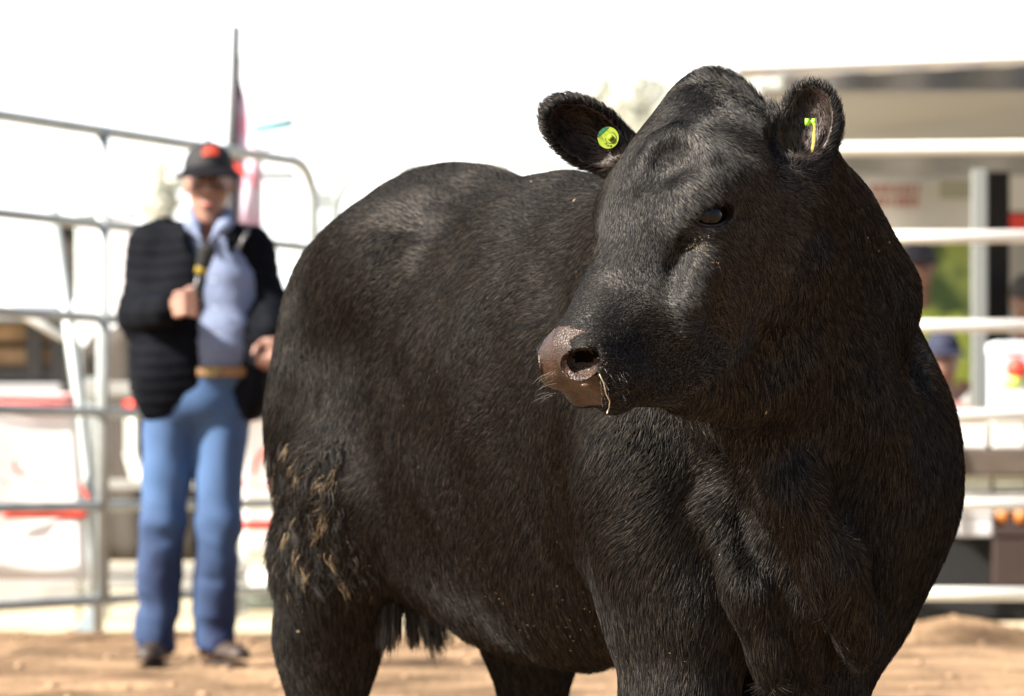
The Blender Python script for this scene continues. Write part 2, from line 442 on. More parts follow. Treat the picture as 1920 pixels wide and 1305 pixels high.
# wet pebbled nose pad
nosem = bpy.data.materials.new('nose_pad_skin'); nosem.use_nodes = True
n = nosem.node_tree; pb = n.nodes['Principled BSDF']
tc = n.nodes.new('ShaderNodeTexCoord'); vo = n.nodes.new('ShaderNodeTexVoronoi'); vo.inputs['Scale'].default_value = 240
vo.feature = 'DISTANCE_TO_EDGE'
n.links.new(tc.outputs['Object'], vo.inputs['Vector'])
nz = n.nodes.new('ShaderNodeTexNoise'); nz.inputs['Scale'].default_value = 38; nz.inputs['Detail'].default_value = 5; n.links.new(tc.outputs['Object'], nz.inputs['Vector'])
cr = n.nodes.new('ShaderNodeValToRGB'); cr.color_ramp.elements[0].position = .38; cr.color_ramp.elements[1].position = .66
cr.color_ramp.elements[0].color = (.018, .0078, .0042, 1); cr.color_ramp.elements[1].color = (.052, .0225, .0115, 1)
n.links.new(nz.outputs[0], cr.inputs[0])
vr_ = n.nodes.new('ShaderNodeMapRange'); vr_.inputs[1].default_value = 0; vr_.inputs[2].default_value = .12; vr_.inputs[3].default_value = .45; n.links.new(vo.outputs['Distance'], vr_.inputs[0])
mu = n.nodes.new('ShaderNodeMix'); mu.data_type = 'RGBA'; mu.blend_type = 'MULTIPLY'; mu.inputs[0].default_value = 1; n.links.new(cr.outputs[0], mu.inputs[6]); n.links.new(vr_.outputs[0], mu.inputs[7])
n.links.new(mu.outputs[2], pb.inputs['Base Color'])
bp = n.nodes.new('ShaderNodeBump'); bp.inputs['Strength'].default_value = .55; bp.inputs['Distance'].default_value = .0030
n.links.new(vo.outputs['Distance'], bp.inputs['Height']); n.links.new(bp.outputs[0], pb.inputs['Normal'])
pb.inputs['Roughness'].default_value = .44; pb.inputs['Specular IOR Level'].default_value = .42; pb.inputs['Subsurface Weight'].default_value = .0; pb.inputs['Subsurface Radius'].default_value = (.01, .004, .002)

bull = empty('bull', tuple(B(.6, 0, 0)), 'large shiny black bull in the foreground with a tag in each ear', 'bull')
bo = mesh_np('body', BV, BFc, [skin, nosem], bull)
fpad = pad[BFc].sum(1) >= 2
fc = BV[BFc].mean(1); ins = np.zeros(len(fc), bool)
for m in (False, True):
    for c, ax, nr, rad in NOST:
        if m: c = c - 2*((c - HO) @ HL)*HL; ax = ax - 2*(ax @ HL)*HL; nr = nr - 2*(nr @ HL)*HL
        E = frame(ax, nr); q = (fc - c) @ E.T; ins |= (np.linalg.norm(q / (np.array(rad)*1.06), axis=1) < 1) & (q[:, 2] < rad[2]*.9)
def ear_inner(p, N):
    o = np.zeros(len(p), bool)
    for e in EARS:
        q = (p - e[0] - e[1][2]*.022) @ e[1].T; o |= (np.linalg.norm(q / np.array([e[2]*.90, e[3]*.84, .046]), axis=1) < 1) & ((N @ e[1][2]) > .1)
    return o
fe = ear_inner(fc, vnormals(BV, BFc)[BFc[:, 0]])
bo.data.materials.append(mat('nostril_shade', (.0025, .0015, .0012), .8, spec=.05)); bo.data.materials.append(mat('ear_lining', (.030, .016, .012), .6, noise_amt=.4, scale=40))  # nostril insides coloured near black to imitate shade in the hollow
mi = fpad.astype(np.int32); mi[ins] = 2; mi[fe] = 3
bo.data.materials.append(mat('bare_eye_skin', (.022, .013, .010), .42, spec=.4, bump=.4, bscale=150))
for s in (-1, 1):
    q_ = (fc - EYE[s] - HL*s*.016) @ EYER[s].T; mi[np.linalg.norm(q_ / np.array([.044, .028, .04]), axis=1) < 1] = 4
bo.data.polygons.foreach_set('material_index', mi)
bo.data.update()

# --- coat
def coat_material(name, k, ru, rv, dif, warm=(1, 1, 1)):
  m = bpy.data.materials.new(name); m.use_nodes = True; n = m.node_tree
  if True:
    n.nodes.remove(n.nodes['Principled BSDF'])
    hi = n.nodes.new('ShaderNodeHairInfo'); hr_ = n.nodes.new('ShaderNodeValToRGB')
    hr_.color_ramp.elements[0].position = 0; hr_.color_ramp.elements[0].color = (.0125*k*warm[0], .0128*k*warm[1], .0140*k*warm[2], 1)
    hr_.color_ramp.elements[1].position = 1; hr_.color_ramp.elements[1].color = (.130*k*warm[0], .118*k*warm[1], .102*k*warm[2], 1)
    e_ = hr_.color_ramp.elements.new(.55); e_.color = (.036*k*warm[0], .0362*k*warm[1], .038*k*warm[2], 1)
    e_ = hr_.color_ramp.elements.new(.88); e_.color = (.078*k*warm[0], .073*k*warm[1], .067*k*warm[2], 1)
    n.links.new(hi.outputs['Random'], hr_.inputs[0])
    hb = n.nodes.new('ShaderNodeBsdfHair'); hb.component = 'Reflection'; hb.inputs['RoughnessU'].default_value = ru; hb.inputs['RoughnessV'].default_value = rv; hb.inputs['Offset'].default_value = math.radians(-4)
    n.links.new(hr_.outputs[0], hb.inputs['Color'])
    hd = n.nodes.new('ShaderNodeBsdfDiffuse'); hd.inputs['Color'].default_value = (dif*1.3, dif, dif*.9, 1)
    ad = n.nodes.new('ShaderNodeAddShader'); n.links.new(hb.outputs[0], ad.inputs[0]); n.links.new(hd.outputs[0], ad.inputs[1])
    n.links.new(ad.outputs[0], n.nodes['Material Output'].inputs['Surface'])
    return m
hairm = coat_material('black_coat', .76, .31, .62, .0009, (1.03, 1.0, .96))
facem = coat_material('glossy_lit_face_coat', 1.05, .26, .62, .0009)  # glossier face hair, also lightened to imitate the sunlit forehead

def make_curves(name, pts, rad, m, parent):
    """pts: (n, k, 3), rad: (n, k)"""
    nC, k, _ = pts.shape
    hc = bpy.data.hair_curves.new(name); hc.add_curves([k] * nC)
    hc.attributes['position'].data.foreach_set('vector', pts.astype(np.float32).ravel())
    ra = hc.attributes.get('radius') or hc.attributes.new('radius', 'FLOAT', 'POINT')
    ra.data.foreach_set('value', rad.astype(np.float32).ravel())
    hc.materials.append(m)
    o = bpy.data.objects.new(name, hc); COL.objects.link(o)
    o.parent = parent; o.matrix_parent_inverse = Matrix.Translation(parent.location).inverted()
    return o

TRI = np.concatenate([BFc[:, [0, 1, 2]], BFc[:, [0, 2, 3]]])
VN = vnormals(BV, BFc)
e1 = BV[TRI[:, 1]] - BV[TRI[:, 0]]; e2 = BV[TRI[:, 2]] - BV[TRI[:, 0]]
TA = np.linalg.norm(np.cross(e1, e2), axis=1) / 2; TCn = BV[TRI].mean(1); TNn = VN[TRI[:, 0]]
def sample(dens):
    """roots on the hide; dens = hairs per square metre for each triangle"""
    w_ = TA * dens; N = int(w_.sum()); idx = np.searchsorted(np.cumsum(w_), rng.uniform(0, w_.sum(), N)); idx = np.minimum(idx, len(TRI)-1)
    u = rng.random(N); v = rng.random(N); fl = u + v > 1; u[fl] = 1 - u[fl]; v[fl] = 1 - v[fl]
    T = TRI[idx]; p = BV[T[:, 0]] * (1-u-v)[:, None] + BV[T[:, 1]] * u[:, None] + BV[T[:, 2]] * v[:, None]
    nn = VN[T[:, 0]] * (1-u-v)[:, None] + VN[T[:, 1]] * u[:, None] + VN[T[:, 2]] * v[:, None]
    return p, nn / np.linalg.norm(nn, axis=1, keepdims=True)
def regions(p):
    t, s, d = headc(p); a, b, z = bodyc(p)
    ed = [np.linalg.norm((p - e[0]) @ e[1].T / np.array([e[2]*1.25, e[3]*1.3, .06]), axis=1) for e in EARS]
    ear = np.maximum(*[1 - sstep(x, .95, 1.15) for x in ed])
    hr = np.sqrt(((t - .2) / .33)**2 + (s / .17)**2 + ((d + .09) / .20)**2)
    head = (1 - sstep(hr, .9, 1.1)) * (1 - ear)
    return t, s, d, a, b, z, ear, head, ed
def comb_dir(p, N, R):
    t, s, d, a, b, z, ear, head, ed = R
    fl = np.zeros_like(p)
    # trunk: back and down; limbs: down
    leg = 1 - sstep(z, .34, .62)
    up = sstep(N[:, 2], .3, .9)
    fl += (-U * (0.62 * (1 - leg) + .9 * up)[:, None]) + (-ZZ * (0.85 + leg)[:, None] * (1 - .9 * up)[:, None])
    rear = 1 - sstep(a, .0, .3)
    fl += rear[:, None] * (U * .35 - ZZ * .3)
    # swirls on flank and brisket
    fl += vnoise(p, .09, 21) * .28 + vnoise(p, .03, 22) * .16
    # head
    side = sstep(np.abs(s), .05, .12)
    whorl = np.stack([t - .16, s, d*0], 1); wl = np.linalg.norm(whorl, axis=1, keepdims=True) + .02
    out = (whorl[:, :1] * HH + whorl[:, 1:2] * HL) / wl
    swirl = (whorl[:, :1] * HL - whorl[:, 1:2] * HH) / wl * np.exp(-wl / .07)
    hf = HH * (.9 * (1 - side))[:, None] + (-HN * .8 + HH * .25) * side[:, None] + out * .55 + swirl * .9
    lowf = sstep(t, .26, .38)
    hf = hf * (1 - lowf)[:, None] + (-HH * .35 - HN * .55 * side[:, None] + HL * np.sign(s)[:, None] * .4) * lowf[:, None]
    poll = 1 - sstep(t, -.02, .05)
    hf = hf * (1 - poll)[:, None] + (-HH * .9 + HN * .35 + HL * .25) * poll[:, None]
    hf += vnoise(p, .02, 31) * .22
    fl = fl * (1 - head[:, None]) + hf * head[:, None] * 1.2
    # ears: towards the tip and the rim
    for i, e in enumerate(EARS):
        q = (p - e[0]) @ e[1].T; w_ = (1 - sstep(ed[i], .95, 1.15))[:, None]
        ef = e[1][0] * .8 + (q[:, :1] / e[2]) * e[1][0] * .6 + (q[:, 1:2] / e[3]) * e[1][1] * .9
        fl = fl * (1 - w_) + ef * w_
    return fl
def grow(p, N, L, R, lift, clump, cell, rr, k=4, curl=0.0):
    fl = comb_dir(p, N, R) + rng.normal(size=p.shape) * .13
    tn = fl - N * (fl * N).sum(1, keepdims=True); tn /= np.linalg.norm(tn, axis=1, keepdims=True) + 1e-6
    lf = (lift * rng.uniform(.6, 1.4, len(p)))[:, None]
    d0 = tn * np.cos(lf) + N * np.sin(lf)
    # clump centres: hashed cell points
    ce = np.floor(p / cell[:, None]).astype(np.int64)
    hsh = (ce[:, 0] * 73856093) ^ (ce[:, 1] * 19349663) ^ (ce[:, 2] * 83492791)
    g = np.stack([((hsh * m_) % 1009) / 1009. for m_ in (7, 131, 523)], 1)
    cc = (ce + g) * cell[:, None]; pull = cc - p; pull -= N * (pull * N).sum(1, keepdims=True)
    pts = np.empty((len(p), k, 3)); L = L[:, None]
    ph = g[:, 0] * 6.28; sd = np.cross(N, tn)
    for i in range(k):
        u = i / (k - 1)
        q = p + L * (u * d0 + u * u * (tn * .25 - N * .28 * np.sin(lf)))
        q = q + pull * (clump[:, None] * u * u)
        if curl: q = q + sd * (np.sin(u * 5.0 + ph)[:, None] - np.sin(ph)[:, None]) * L * curl
        pts[:, i] = q
    tp = np.linspace(0, 1, k)[None]; rad = rr[:, None] * (1 - .8 * tp)
    return pts, rad
CAMP = np.array([0, 0, H])
vis = sstep((TNn * (CAMP - TCn)).sum(1) / np.linalg.norm(CAMP - TCn, axis=1), -.35, -.05)
Rt = regions(TCn)
vis = np.where(TCn[:, 2] < .17, .05, vis)
dens = (140000 + 260000 * Rt[7] + 110000 * Rt[6]) * (.10 + .90 * vis) * FURSCALE
INN = ear_inner(TCn, TNn); dens = np.where(noskin(TCn), 0, dens); dens = np.where(INN, dens*.22, dens)
p, N = sample(dens)
R = regions(p); t, s, d, a, b, z, ear, head, ed = R
L = np.full(len(p), .0125)
under = sstep(-N[:, 2], .2, .8) * (1 - sstep(z, .55, .7)); L += .016 * under
L += .018 * (1 - sstep(a, -.02, .25)) * (1 - sstep(z, .7, .9)) * sstep(z, .3, .45)      # thigh
L += .005 * sstep(a, 1.0, 1.2) * (1 - sstep(z, .6, .85))                            # brisket, arm
L = L * (1 - head) + head * (.0050 + .004 * sstep(np.abs(s), .07, .12) + .022 * (1 - sstep(t, -.03, .035)) - .003 * sstep(t, .3, .42))
INNp = ear_inner(p, N); L = L * (1 - ear) + ear * np.where(INNp, .012, .0125)
L *= rng.uniform(.65, 1.25, len(p))
lift = .20 + .25 * under - .08 * head + .45 * ear + .35 * head * (1 - sstep(t, -.03, .035)) + .1 * vnoise(p, .05, 41)[:, 0]
lift = np.clip(lift, .12, 1.2)
clump = np.clip(.35 + .25 * vnoise(p, .08, 42)[:, 0] + .3 * under, 0, .8) * (1 - .3 * head)
cell = np.where(head > .5, .005, .009) + .004 * under
rr = .00062 - .00024 * np.maximum(head, ear * .6)
pts, rad = grow(p, N, L, R, lift, clump, cell, rr)
fsel = head > .5
make_curves('coat', pts[~fsel], rad[~fsel], hairm, bull)
make_curves('face_coat', pts[fsel], rad[fsel], facem, bull)

def surf(px, py):
    """nearest point of the hide seen at photo pixel (px, py)"""
    X = 960 + FPX * BV[:, 0] / BV[:, 1]; Yp = 890 - FPX * (BV[:, 2] - H) / BV[:, 1]
    dd = (X - px)**2 + (Yp - py)**2; m = np.where(dd < 81)[0]
    if len(m) == 0: m = np.argsort(dd)[:6]
    j = m[np.argmin(BV[m, 1])]; return P(px, py, BV[j, 1]), VN[j]

# --- eyes
eyem = mat('eye_cornea', (.003, .0025, .0025), .05, spec=.35)
lidm = mat('eyelid_skin', (.016, .011, .009), .3, spec=.5)
for s in (-1, 1):
    c = EYE[s] + HL*s*(-.001)
    t = MB(); t.ball(tuple(c + HL*s*.002), .0275, 36, 22); e_ = t.build('eye', eyem, bull, smooth=True)
    E = EYER[s]                                                      # rows: long axis, short axis, outward
    t = MB(); ring = []
    for k in range(25):
        an = 2*math.pi*k/24; q = c + E[0]*.0295*math.cos(an) + E[1]*.0165*math.sin(an); v_ = q - c; o_ = math.sqrt(max(0, .0310**2 - (v_@E[0])**2*.86 - (v_@E[1])**2))
        ring.append(tuple(q + E[2]*(o_ + .0005)))
    t.tube(ring, .0022, 8, cap=False); t.build('eyelid', lidm, bull, smooth=True)
    # lashes
    up = E[1] if E[1][2] > 0 else -E[1]; pl_ = []; 
    for k in range(60):
        u = rng.uniform(-.95, .95); q = c + E[0]*.029*u + up*.0175*math.sqrt(1-u*u) + E[2]*.023
        dr_ = unit(E[2]*.9 + up*.35 + E[0]*u*.5 - ZZ*.5 + rng.normal(size=3)*.12); Lh = rng.uniform(.012, .022)
        pl_.append([q + dr_*Lh*w_ - ZZ*.004*w_*w_ for w_ in (0, .35, .7, 1)])
    make_curves('eyelashes', np.array(pl_), np.tile([[.0004, .0003, .0002, .0001]], (60, 1)), hairm, bull)

# --- shaggy hair with dried mud on the thigh
def patch_roots(n_, test):
    i_ = np.where(test(TCn))[0]; w_ = TA[i_]; c_ = rng.choice(i_, n_, p=w_/w_.sum())
    return TCn[c_] + rng.normal(size=(n_, 3))*.003, TNn[c_]
def hpx(p): return 960 + FPX*p[:, 0]/p[:, 1], 890 - FPX*(p[:, 2]-H)/p[:, 1]
mudm = mat('muddy_hair', (.20, .14, .075), .75)
def thigh(p): a, b, z = bodyc(p); return (a < .20) & (b < -.17) & (z > .46) & (z < .72)
p_, N_ = patch_roots(6500, thigh)
cell_ = np.full(len(p_), .020); hs = np.floor(p_/.020).astype(np.int64); hh = ((hs[:, 0]*73856093) ^ (hs[:, 1]*19349663) ^ (hs[:, 2]*83492791)) % 100
q_ = vnoise(p_, .05, 77)[:, 0]
for nm, sel, m_, n_r in (('muddy_hair', (hh < 10) & (q_ > -.1) & (rng.random(len(p_)) < .55), mudm, .0007), ('shaggy_hair', (hh >= 12), hairm, .0008)):
    pp, nn = p_[sel], N_[sel]; R_ = regions(pp)
    L_ = rng.uniform(.022, .038, len(pp)); pts_, rad_ = grow(pp, nn, L_, R_, np.full(len(pp), .42), np.full(len(pp), .85), cell_[sel], np.full(len(pp), n_r), k=7, curl=.14)
    make_curves(nm, pts_, rad_, m_, bull)
# --- tail switch and sheath tuft
def tuft(name, c0, c1, n_, spread, r_, m_=hairm):
    c0 = np.array(c0); c1 = np.array(c1); out = []
    for k in range(n_):
        o0 = rng.normal(size=3)*spread*.45; o1 = o0*1.5 + rng.normal(size=3)*spread*.35; g_ = rng.uniform(.75, 1.05)
        out.append([c0 + o0 + (c1 - c0)*g_*w_ + o1*w_*(1-w_*.6) for w_ in np.linspace(0, 1, 6)])
    rr_ = np.tile(np.linspace(r_, r_*.3, 6)[None], (n_, 1)); return make_curves(name, np.array(out), rr_, m_, bull)
tuft('tail_switch', B(-.30, .10, .52), B(-.29, .14, .325), 900, .020, .0011)
tuft('belly_tuft', P(735, 1130, 6.80), P(728, 1215, 6.80), 420, .014, .0008)
tuft('belly_tuft', P(770, 1140, 6.80), P(775, 1212, 6.80), 300, .008, .0008)
# --- whiskers and straw on the muzzle
wm = mat('pale_whisker', (.20, .19, .18), .4)
wh = []
for k in range(15):
    q, nn_ = surf(rng.uniform(1018, 1045), rng.uniform(690, 752)); dr_ = unit(np.array([-1, -.25, rng.uniform(-.45, .35)]) + nn_*.3); Lh = rng.uniform(.012, .026)
    wh.append([q - dr_*.002 + dr_*Lh*w_ - ZZ*.006*w_*w_ for w_ in (0, .35, .7, 1)])
for k in range(24):
    q, nn_ = surf(rng.uniform(1125, 1180), rng.uniform(690, 765)); dr_ = unit(nn_ + np.array([.3, 0, -.4]) + rng.normal(size=3)*.25); Lh = rng.uniform(.005, .010)
    wh.append([q + dr_*Lh*w_ - ZZ*.004*w_*w_ for w_ in (0, .35, .7, 1)])
make_curves('whiskers', np.array(wh), np.tile([[.00022, .00018, .00014, .00008]], (len(wh), 1)), wm, bull)
strawm = mat('straw', (.20, .14, .075), .6)
t = MB(); sp_ = []
for x_, y_ in ((1124, 702), (1132, 718), (1136, 738), (1143, 752), (1142, 764), (1138, 775)):
    q, nn_ = surf(x_, min(y_, 764)); sp_.append(tuple(P(x_, y_, q[1] - .006)))
t.tube(sp_, .0008, 6); t.build('straw_stem', mat('pale_straw', (.72, .62, .45), .5), bull, smooth=True)
# mucus below the nostril
q, nn_ = surf(1097, 722); t = MB(); t.ball(tuple(q + nn_*.0005), (.006, .003, .0025), 14, 8); t.build('nose_drip', mat('wet_mucus', (.10, .055, .04), .06, spec=.8), bull, smooth=True)
# straw and mud flecks caught in the coat
fk = MB()
def fleck(x_, y_, L_, wd=.0011, lift_=.012):
    q, nn_ = surf(x_, y_); q = q + nn_*lift_; d_ = unit(np.cross(nn_, rng.normal(size=3))); e_ = unit(np.cross(nn_, d_))
    fk.add([q - d_*L_/2, q + e_*wd, q + d_*L_/2, q - e_*wd, q + nn_*wd], [(0, 1, 4), (1, 2, 4), (2, 3, 4), (3, 0, 4), (3, 2, 1, 0)])
for k in range(30): fleck(rng.uniform(920, 1135), 1135 + rng.normal()*28 + (rng.uniform()*20), rng.uniform(.002, .004), .0005, .016)
for k in range(22): fleck(1312 + rng.normal()*11, 452 + rng.normal()*12, rng.uniform(.001, .0035), .0006, .005)
for k in range(22): u = rng.uniform(); fleck(1305 + 62*u + rng.normal()*2, 462 + 58*u + rng.normal()*2, rng.uniform(.002, .006), .0004, .005)
for k in range(26): fleck(rng.uniform(560, 1700), rng.uniform(340, 1250), rng.uniform(.002, .004), .0005, .012)
for k in range(16): fleck(rng.uniform(1040, 1125), rng.uniform(630, 650), rng.uniform(.001, .0025), .0004, .003)
for k in range(22): fleck(1130 + rng.normal()*5, rng.uniform(655, 735), rng.uniform(.001, .0025), .0004, .003)
for x_, y_, L_ in ((1432, 765, .008), (1000, 352, .006), (1085, 385, .008), (1615, 445, .006), (1655, 455, .006), (1635, 470, .005), (520, 1225, .012), (565, 1180, .008)): fleck(x_, y_, L_, .002, .012)
o_ = fk.build('straw_flecks', strawm, bull); tag(o_, kind='stuff')

# --- ear tags
tagy = mat('yellow_tag_plastic', (.20, .27, .018), .45, spec=.3); tagg = mat('green_tag_plastic', (.008, .12, .06), .45, spec=.3); tagd = mat('tag_print', (.08, .06, .03), .6)
def disc(c, nr, rad, th, m_, name, parent, seg=32, half=None):
    E = frame(np.cross(nr, ZZ), nr); pts_ = [c + E[0]*rad*math.cos(2*math.pi*k/seg) + E[1]*rad*math.sin(2*math.pi*k/seg) for k in range(seg)]
    if half is not None: pts_ = [c + E[0]*rad*math.cos(half[0] + (half[1]-half[0])*k/(seg-1)) + E[1]*rad*math.sin(half[0] + (half[1]-half[0])*k/(seg-1)) for k in range(seg)]
    k = len(pts_); t = MB(); t.add([q - E[2]*th/2 for q in pts_] + [q + E[2]*th/2 for q in pts_], [tuple(range(k-1, -1, -1)), tuple(range(k, 2*k))] + [(i, (i+1) % k, (i+1) % k + k, i+k) for i in range(k)])
    return t.build(name, m_, parent)
q, nn_ = surf(1145, 259); nr = unit(np.array([-.25, -.96, -.05])); c = q + nr*.016
tg = disc(c, nr, .0162, .002, tagy, 'ear_tag', bull); tg['label'] = 'round yellow and green ear tag'
if True:
    E = frame(np.cross(nr, ZZ), nr)
    ang = [math.atan2((np.array(v_) @ E[1]), (np.array(v_) @ E[0])) for v_ in (unit(np.array([-1, 0, .05])), unit(np.array([.1, 0, 1.])))]
    a0, a1 = ang
    if a1 - a0 > math.pi: a1 -= 2*math.pi
    if a0 - a1 > math.pi: a0 -= 2*math.pi
    disc(c + nr*.0014, nr, .0159, .0008, tagg, 'green_print', tg, half=(a0, a1))
    # ring and worn marks round the stud
    t = MB(); t.tube([c + nr*.002 + (E[0]*math.cos(k*.42) + E[1]*math.sin(k*.42))*.0085 + np.array([.004, 0, 0]) for k in range(12)], .0007, 6); t.build('printed_ring', tagd, tg, smooth=True)
    for k, (ax_, az_) in enumerate(((.006, .010), (.010, .006), (-.003, -.009), (.004, -.012), (.009, -.006))):
        t = MB(); q2 = c + nr*.002 + np.array([ax_, 0, az_]); t.ball(tuple(q2), (.0022, .0008, .0012), 8, 6); t.build('printed_mark', tagd, tg, smooth=True)
    t = MB(); t.tube([c + np.array([.004, 0, 0]), c + np.array([.004, 0, 0]) + nr*.006], .0045, 16); t.build('stud', tagy, tg, smooth=True)
q, nn_ = surf(1520, 268); Yt = q[1] - .022
t = MB(); w_ = []
for k in range(7):
    u = k/6; w_.append(P(1526 - 12*u + 5*math.sin(u*2.6), 232 + 72*u, Yt))
vv = []; 
for q2 in w_: vv += [q2 + np.array([-.0013, -.010, 0]), q2 + np.array([.0013, -.010, 0]), q2 + np.array([.0013, .012, 0]), q2 + np.array([-.0013, .012, 0])]
ff = [(0, 1, 2, 3), (27, 26, 25, 24)] + [(4*i+j, 4*i+4+j, 4*i+4+(j+1) % 4, 4*i+(j+1) % 4) for i in range(6) for j in range(4)]
t.add(vv, ff); tg = t.build('ear_tag', mat('pale_yellow_tag', (.45, .38, .09), .4), bull); tg['label'] = 'thin yellow ear tag seen on edge'
c = P(1521, 229, Yt); t = MB(); t.tube([c + np.array([-.009, 0, 0]), c + np.array([-.003, 0, 0]), c + np.array([-.003, 0, 0]), c + np.array([.001, 0, 0]), c + np.array([.001, 0, 0]), c + np.array([.006, 0, 0])], [.0055, .0055, .003, .003, .0055, .0055], 16); t.build('stud', mat('lime_stud', (.28, .60, .03), .35), tg, smooth=True)

# ------------------------------------------------------------------ setting: ground
def gheight(x, y):
    """height of the loose dirt of the ring; flat and firm beyond the rails"""
    v = Vector((x * .55, y * .22, 0))
    h = .07 * (noise.noise(v) + .5 * noise.noise(v * 2.3) + .3 * noise.noise(v * 6.1)) + .010 * noise.noise(v * 17)
    r = 1 / (1 + math.exp((y - 15.6) * 3.0))
    bank = .055 * math.exp(-((y - 14.7 + .10 * math.sin(x * 1.3)) / .35)**2) * (.55 + .45 * noise.noise(Vector((x * 1.1, 3, 0))))
    if x > 1.2: bank += .07 * math.exp(-((x - 1.72) / .22)**2 - ((y - 14.75) / .35)**2)
    foot = 1.0
    for fx, fy in ((-1.22, 12.8), (-1.0, 12.75)): foot = min(foot, 1 - math.exp(-((x-fx)**2 + (y-fy)**2) / .05))
    return (h * foot) * r * .8 + bank + (1 - r) * (-.012)
xs = np.concatenate([np.linspace(-60, -6, 20), np.linspace(-5.8, 5.8, 180), np.linspace(6, 60, 20)])
ys = np.concatenate([np.linspace(-12, 3.5, 12), np.linspace(4, 9, 50), np.linspace(9.06, 17, 150), np.linspace(17.5, 60, 30), np.array([120, 400, 1500, 2900.])])
gv = [(x if y < 60 else x * (y / 60), y, gheight(x, y) if (-6 < x < 6 and 3.5 < y < 18) else (0 if y < 15.6 else -.012)) for y in ys for x in xs]
nx_ = len(xs)
gf = np.array([(j*nx_+i, j*nx_+i+1, (j+1)*nx_+i+1, (j+1)*nx_+i) for j in range(len(ys)-1) for i in range(nx_-1)])
gm = bpy.data.materials.new('ring_dirt'); gm.use_nodes = True; n = gm.node_tree; pb = n.nodes['Principled BSDF']; pb.inputs['Roughness'].default_value = .95
pb.inputs['Specular IOR Level'].default_value = .15
ge = n.nodes.new('ShaderNodeNewGeometry'); sp = n.nodes.new('ShaderNodeSeparateXYZ'); n.links.new(ge.outputs['Position'], sp.inputs[0])
n1 = n.nodes.new('ShaderNodeTexNoise'); n1.inputs['Scale'].default_value = 1.5; n1.inputs['Detail'].default_value = 9; n1.inputs['Roughness'].default_value = .65
n.links.new(ge.outputs['Position'], n1.inputs['Vector'])
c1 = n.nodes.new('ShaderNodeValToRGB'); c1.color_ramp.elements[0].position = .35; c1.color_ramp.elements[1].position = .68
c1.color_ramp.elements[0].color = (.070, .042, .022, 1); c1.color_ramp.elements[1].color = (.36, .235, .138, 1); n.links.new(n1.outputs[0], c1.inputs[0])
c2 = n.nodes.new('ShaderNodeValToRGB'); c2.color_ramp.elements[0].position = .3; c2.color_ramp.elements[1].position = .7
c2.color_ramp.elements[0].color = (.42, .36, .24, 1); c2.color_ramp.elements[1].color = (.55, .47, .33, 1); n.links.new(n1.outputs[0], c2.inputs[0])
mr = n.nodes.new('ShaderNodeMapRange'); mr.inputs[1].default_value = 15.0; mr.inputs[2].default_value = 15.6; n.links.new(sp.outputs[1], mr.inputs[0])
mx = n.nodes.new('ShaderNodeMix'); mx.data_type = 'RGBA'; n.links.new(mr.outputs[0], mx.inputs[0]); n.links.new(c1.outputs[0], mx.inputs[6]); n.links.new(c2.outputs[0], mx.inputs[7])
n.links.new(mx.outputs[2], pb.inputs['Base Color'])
n2 = n.nodes.new('ShaderNodeTexNoise'); n2.inputs['Scale'].default_value = 30; n2.inputs['Detail'].default_value = 8; n.links.new(ge.outputs['Position'], n2.inputs['Vector'])
bp = n.nodes.new('ShaderNodeBump'); bp.inputs['Strength'].default_value = .8; bp.inputs['Distance'].default_value = .03
n.links.new(n2.outputs[0], bp.inputs['Height']); n.links.new(bp.outputs[0], pb.inputs['Normal'])
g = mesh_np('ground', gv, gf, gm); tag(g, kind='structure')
# dirt clods
cl = MB()
cm = mat('dirt_clod', (.27, .175, .105), .95, noise_amt=.3, scale=20)
for _ in range(420):
    x = random.uniform(-3.6, 3.6); y = random.uniform(8.5, 15.2); r_ = random.uniform(.005, .018)
    cl.ball((x, y, gheight(x, y) + r_ * .2), (r_ * random.uniform(.8, 1.6), r_, r_ * .7), 7, 5)
tag(cl.build('dirt_clods', cm, smooth=True), 'loose brown dirt clods scattered over the ring floor', 'dirt clods', kind='stuff')

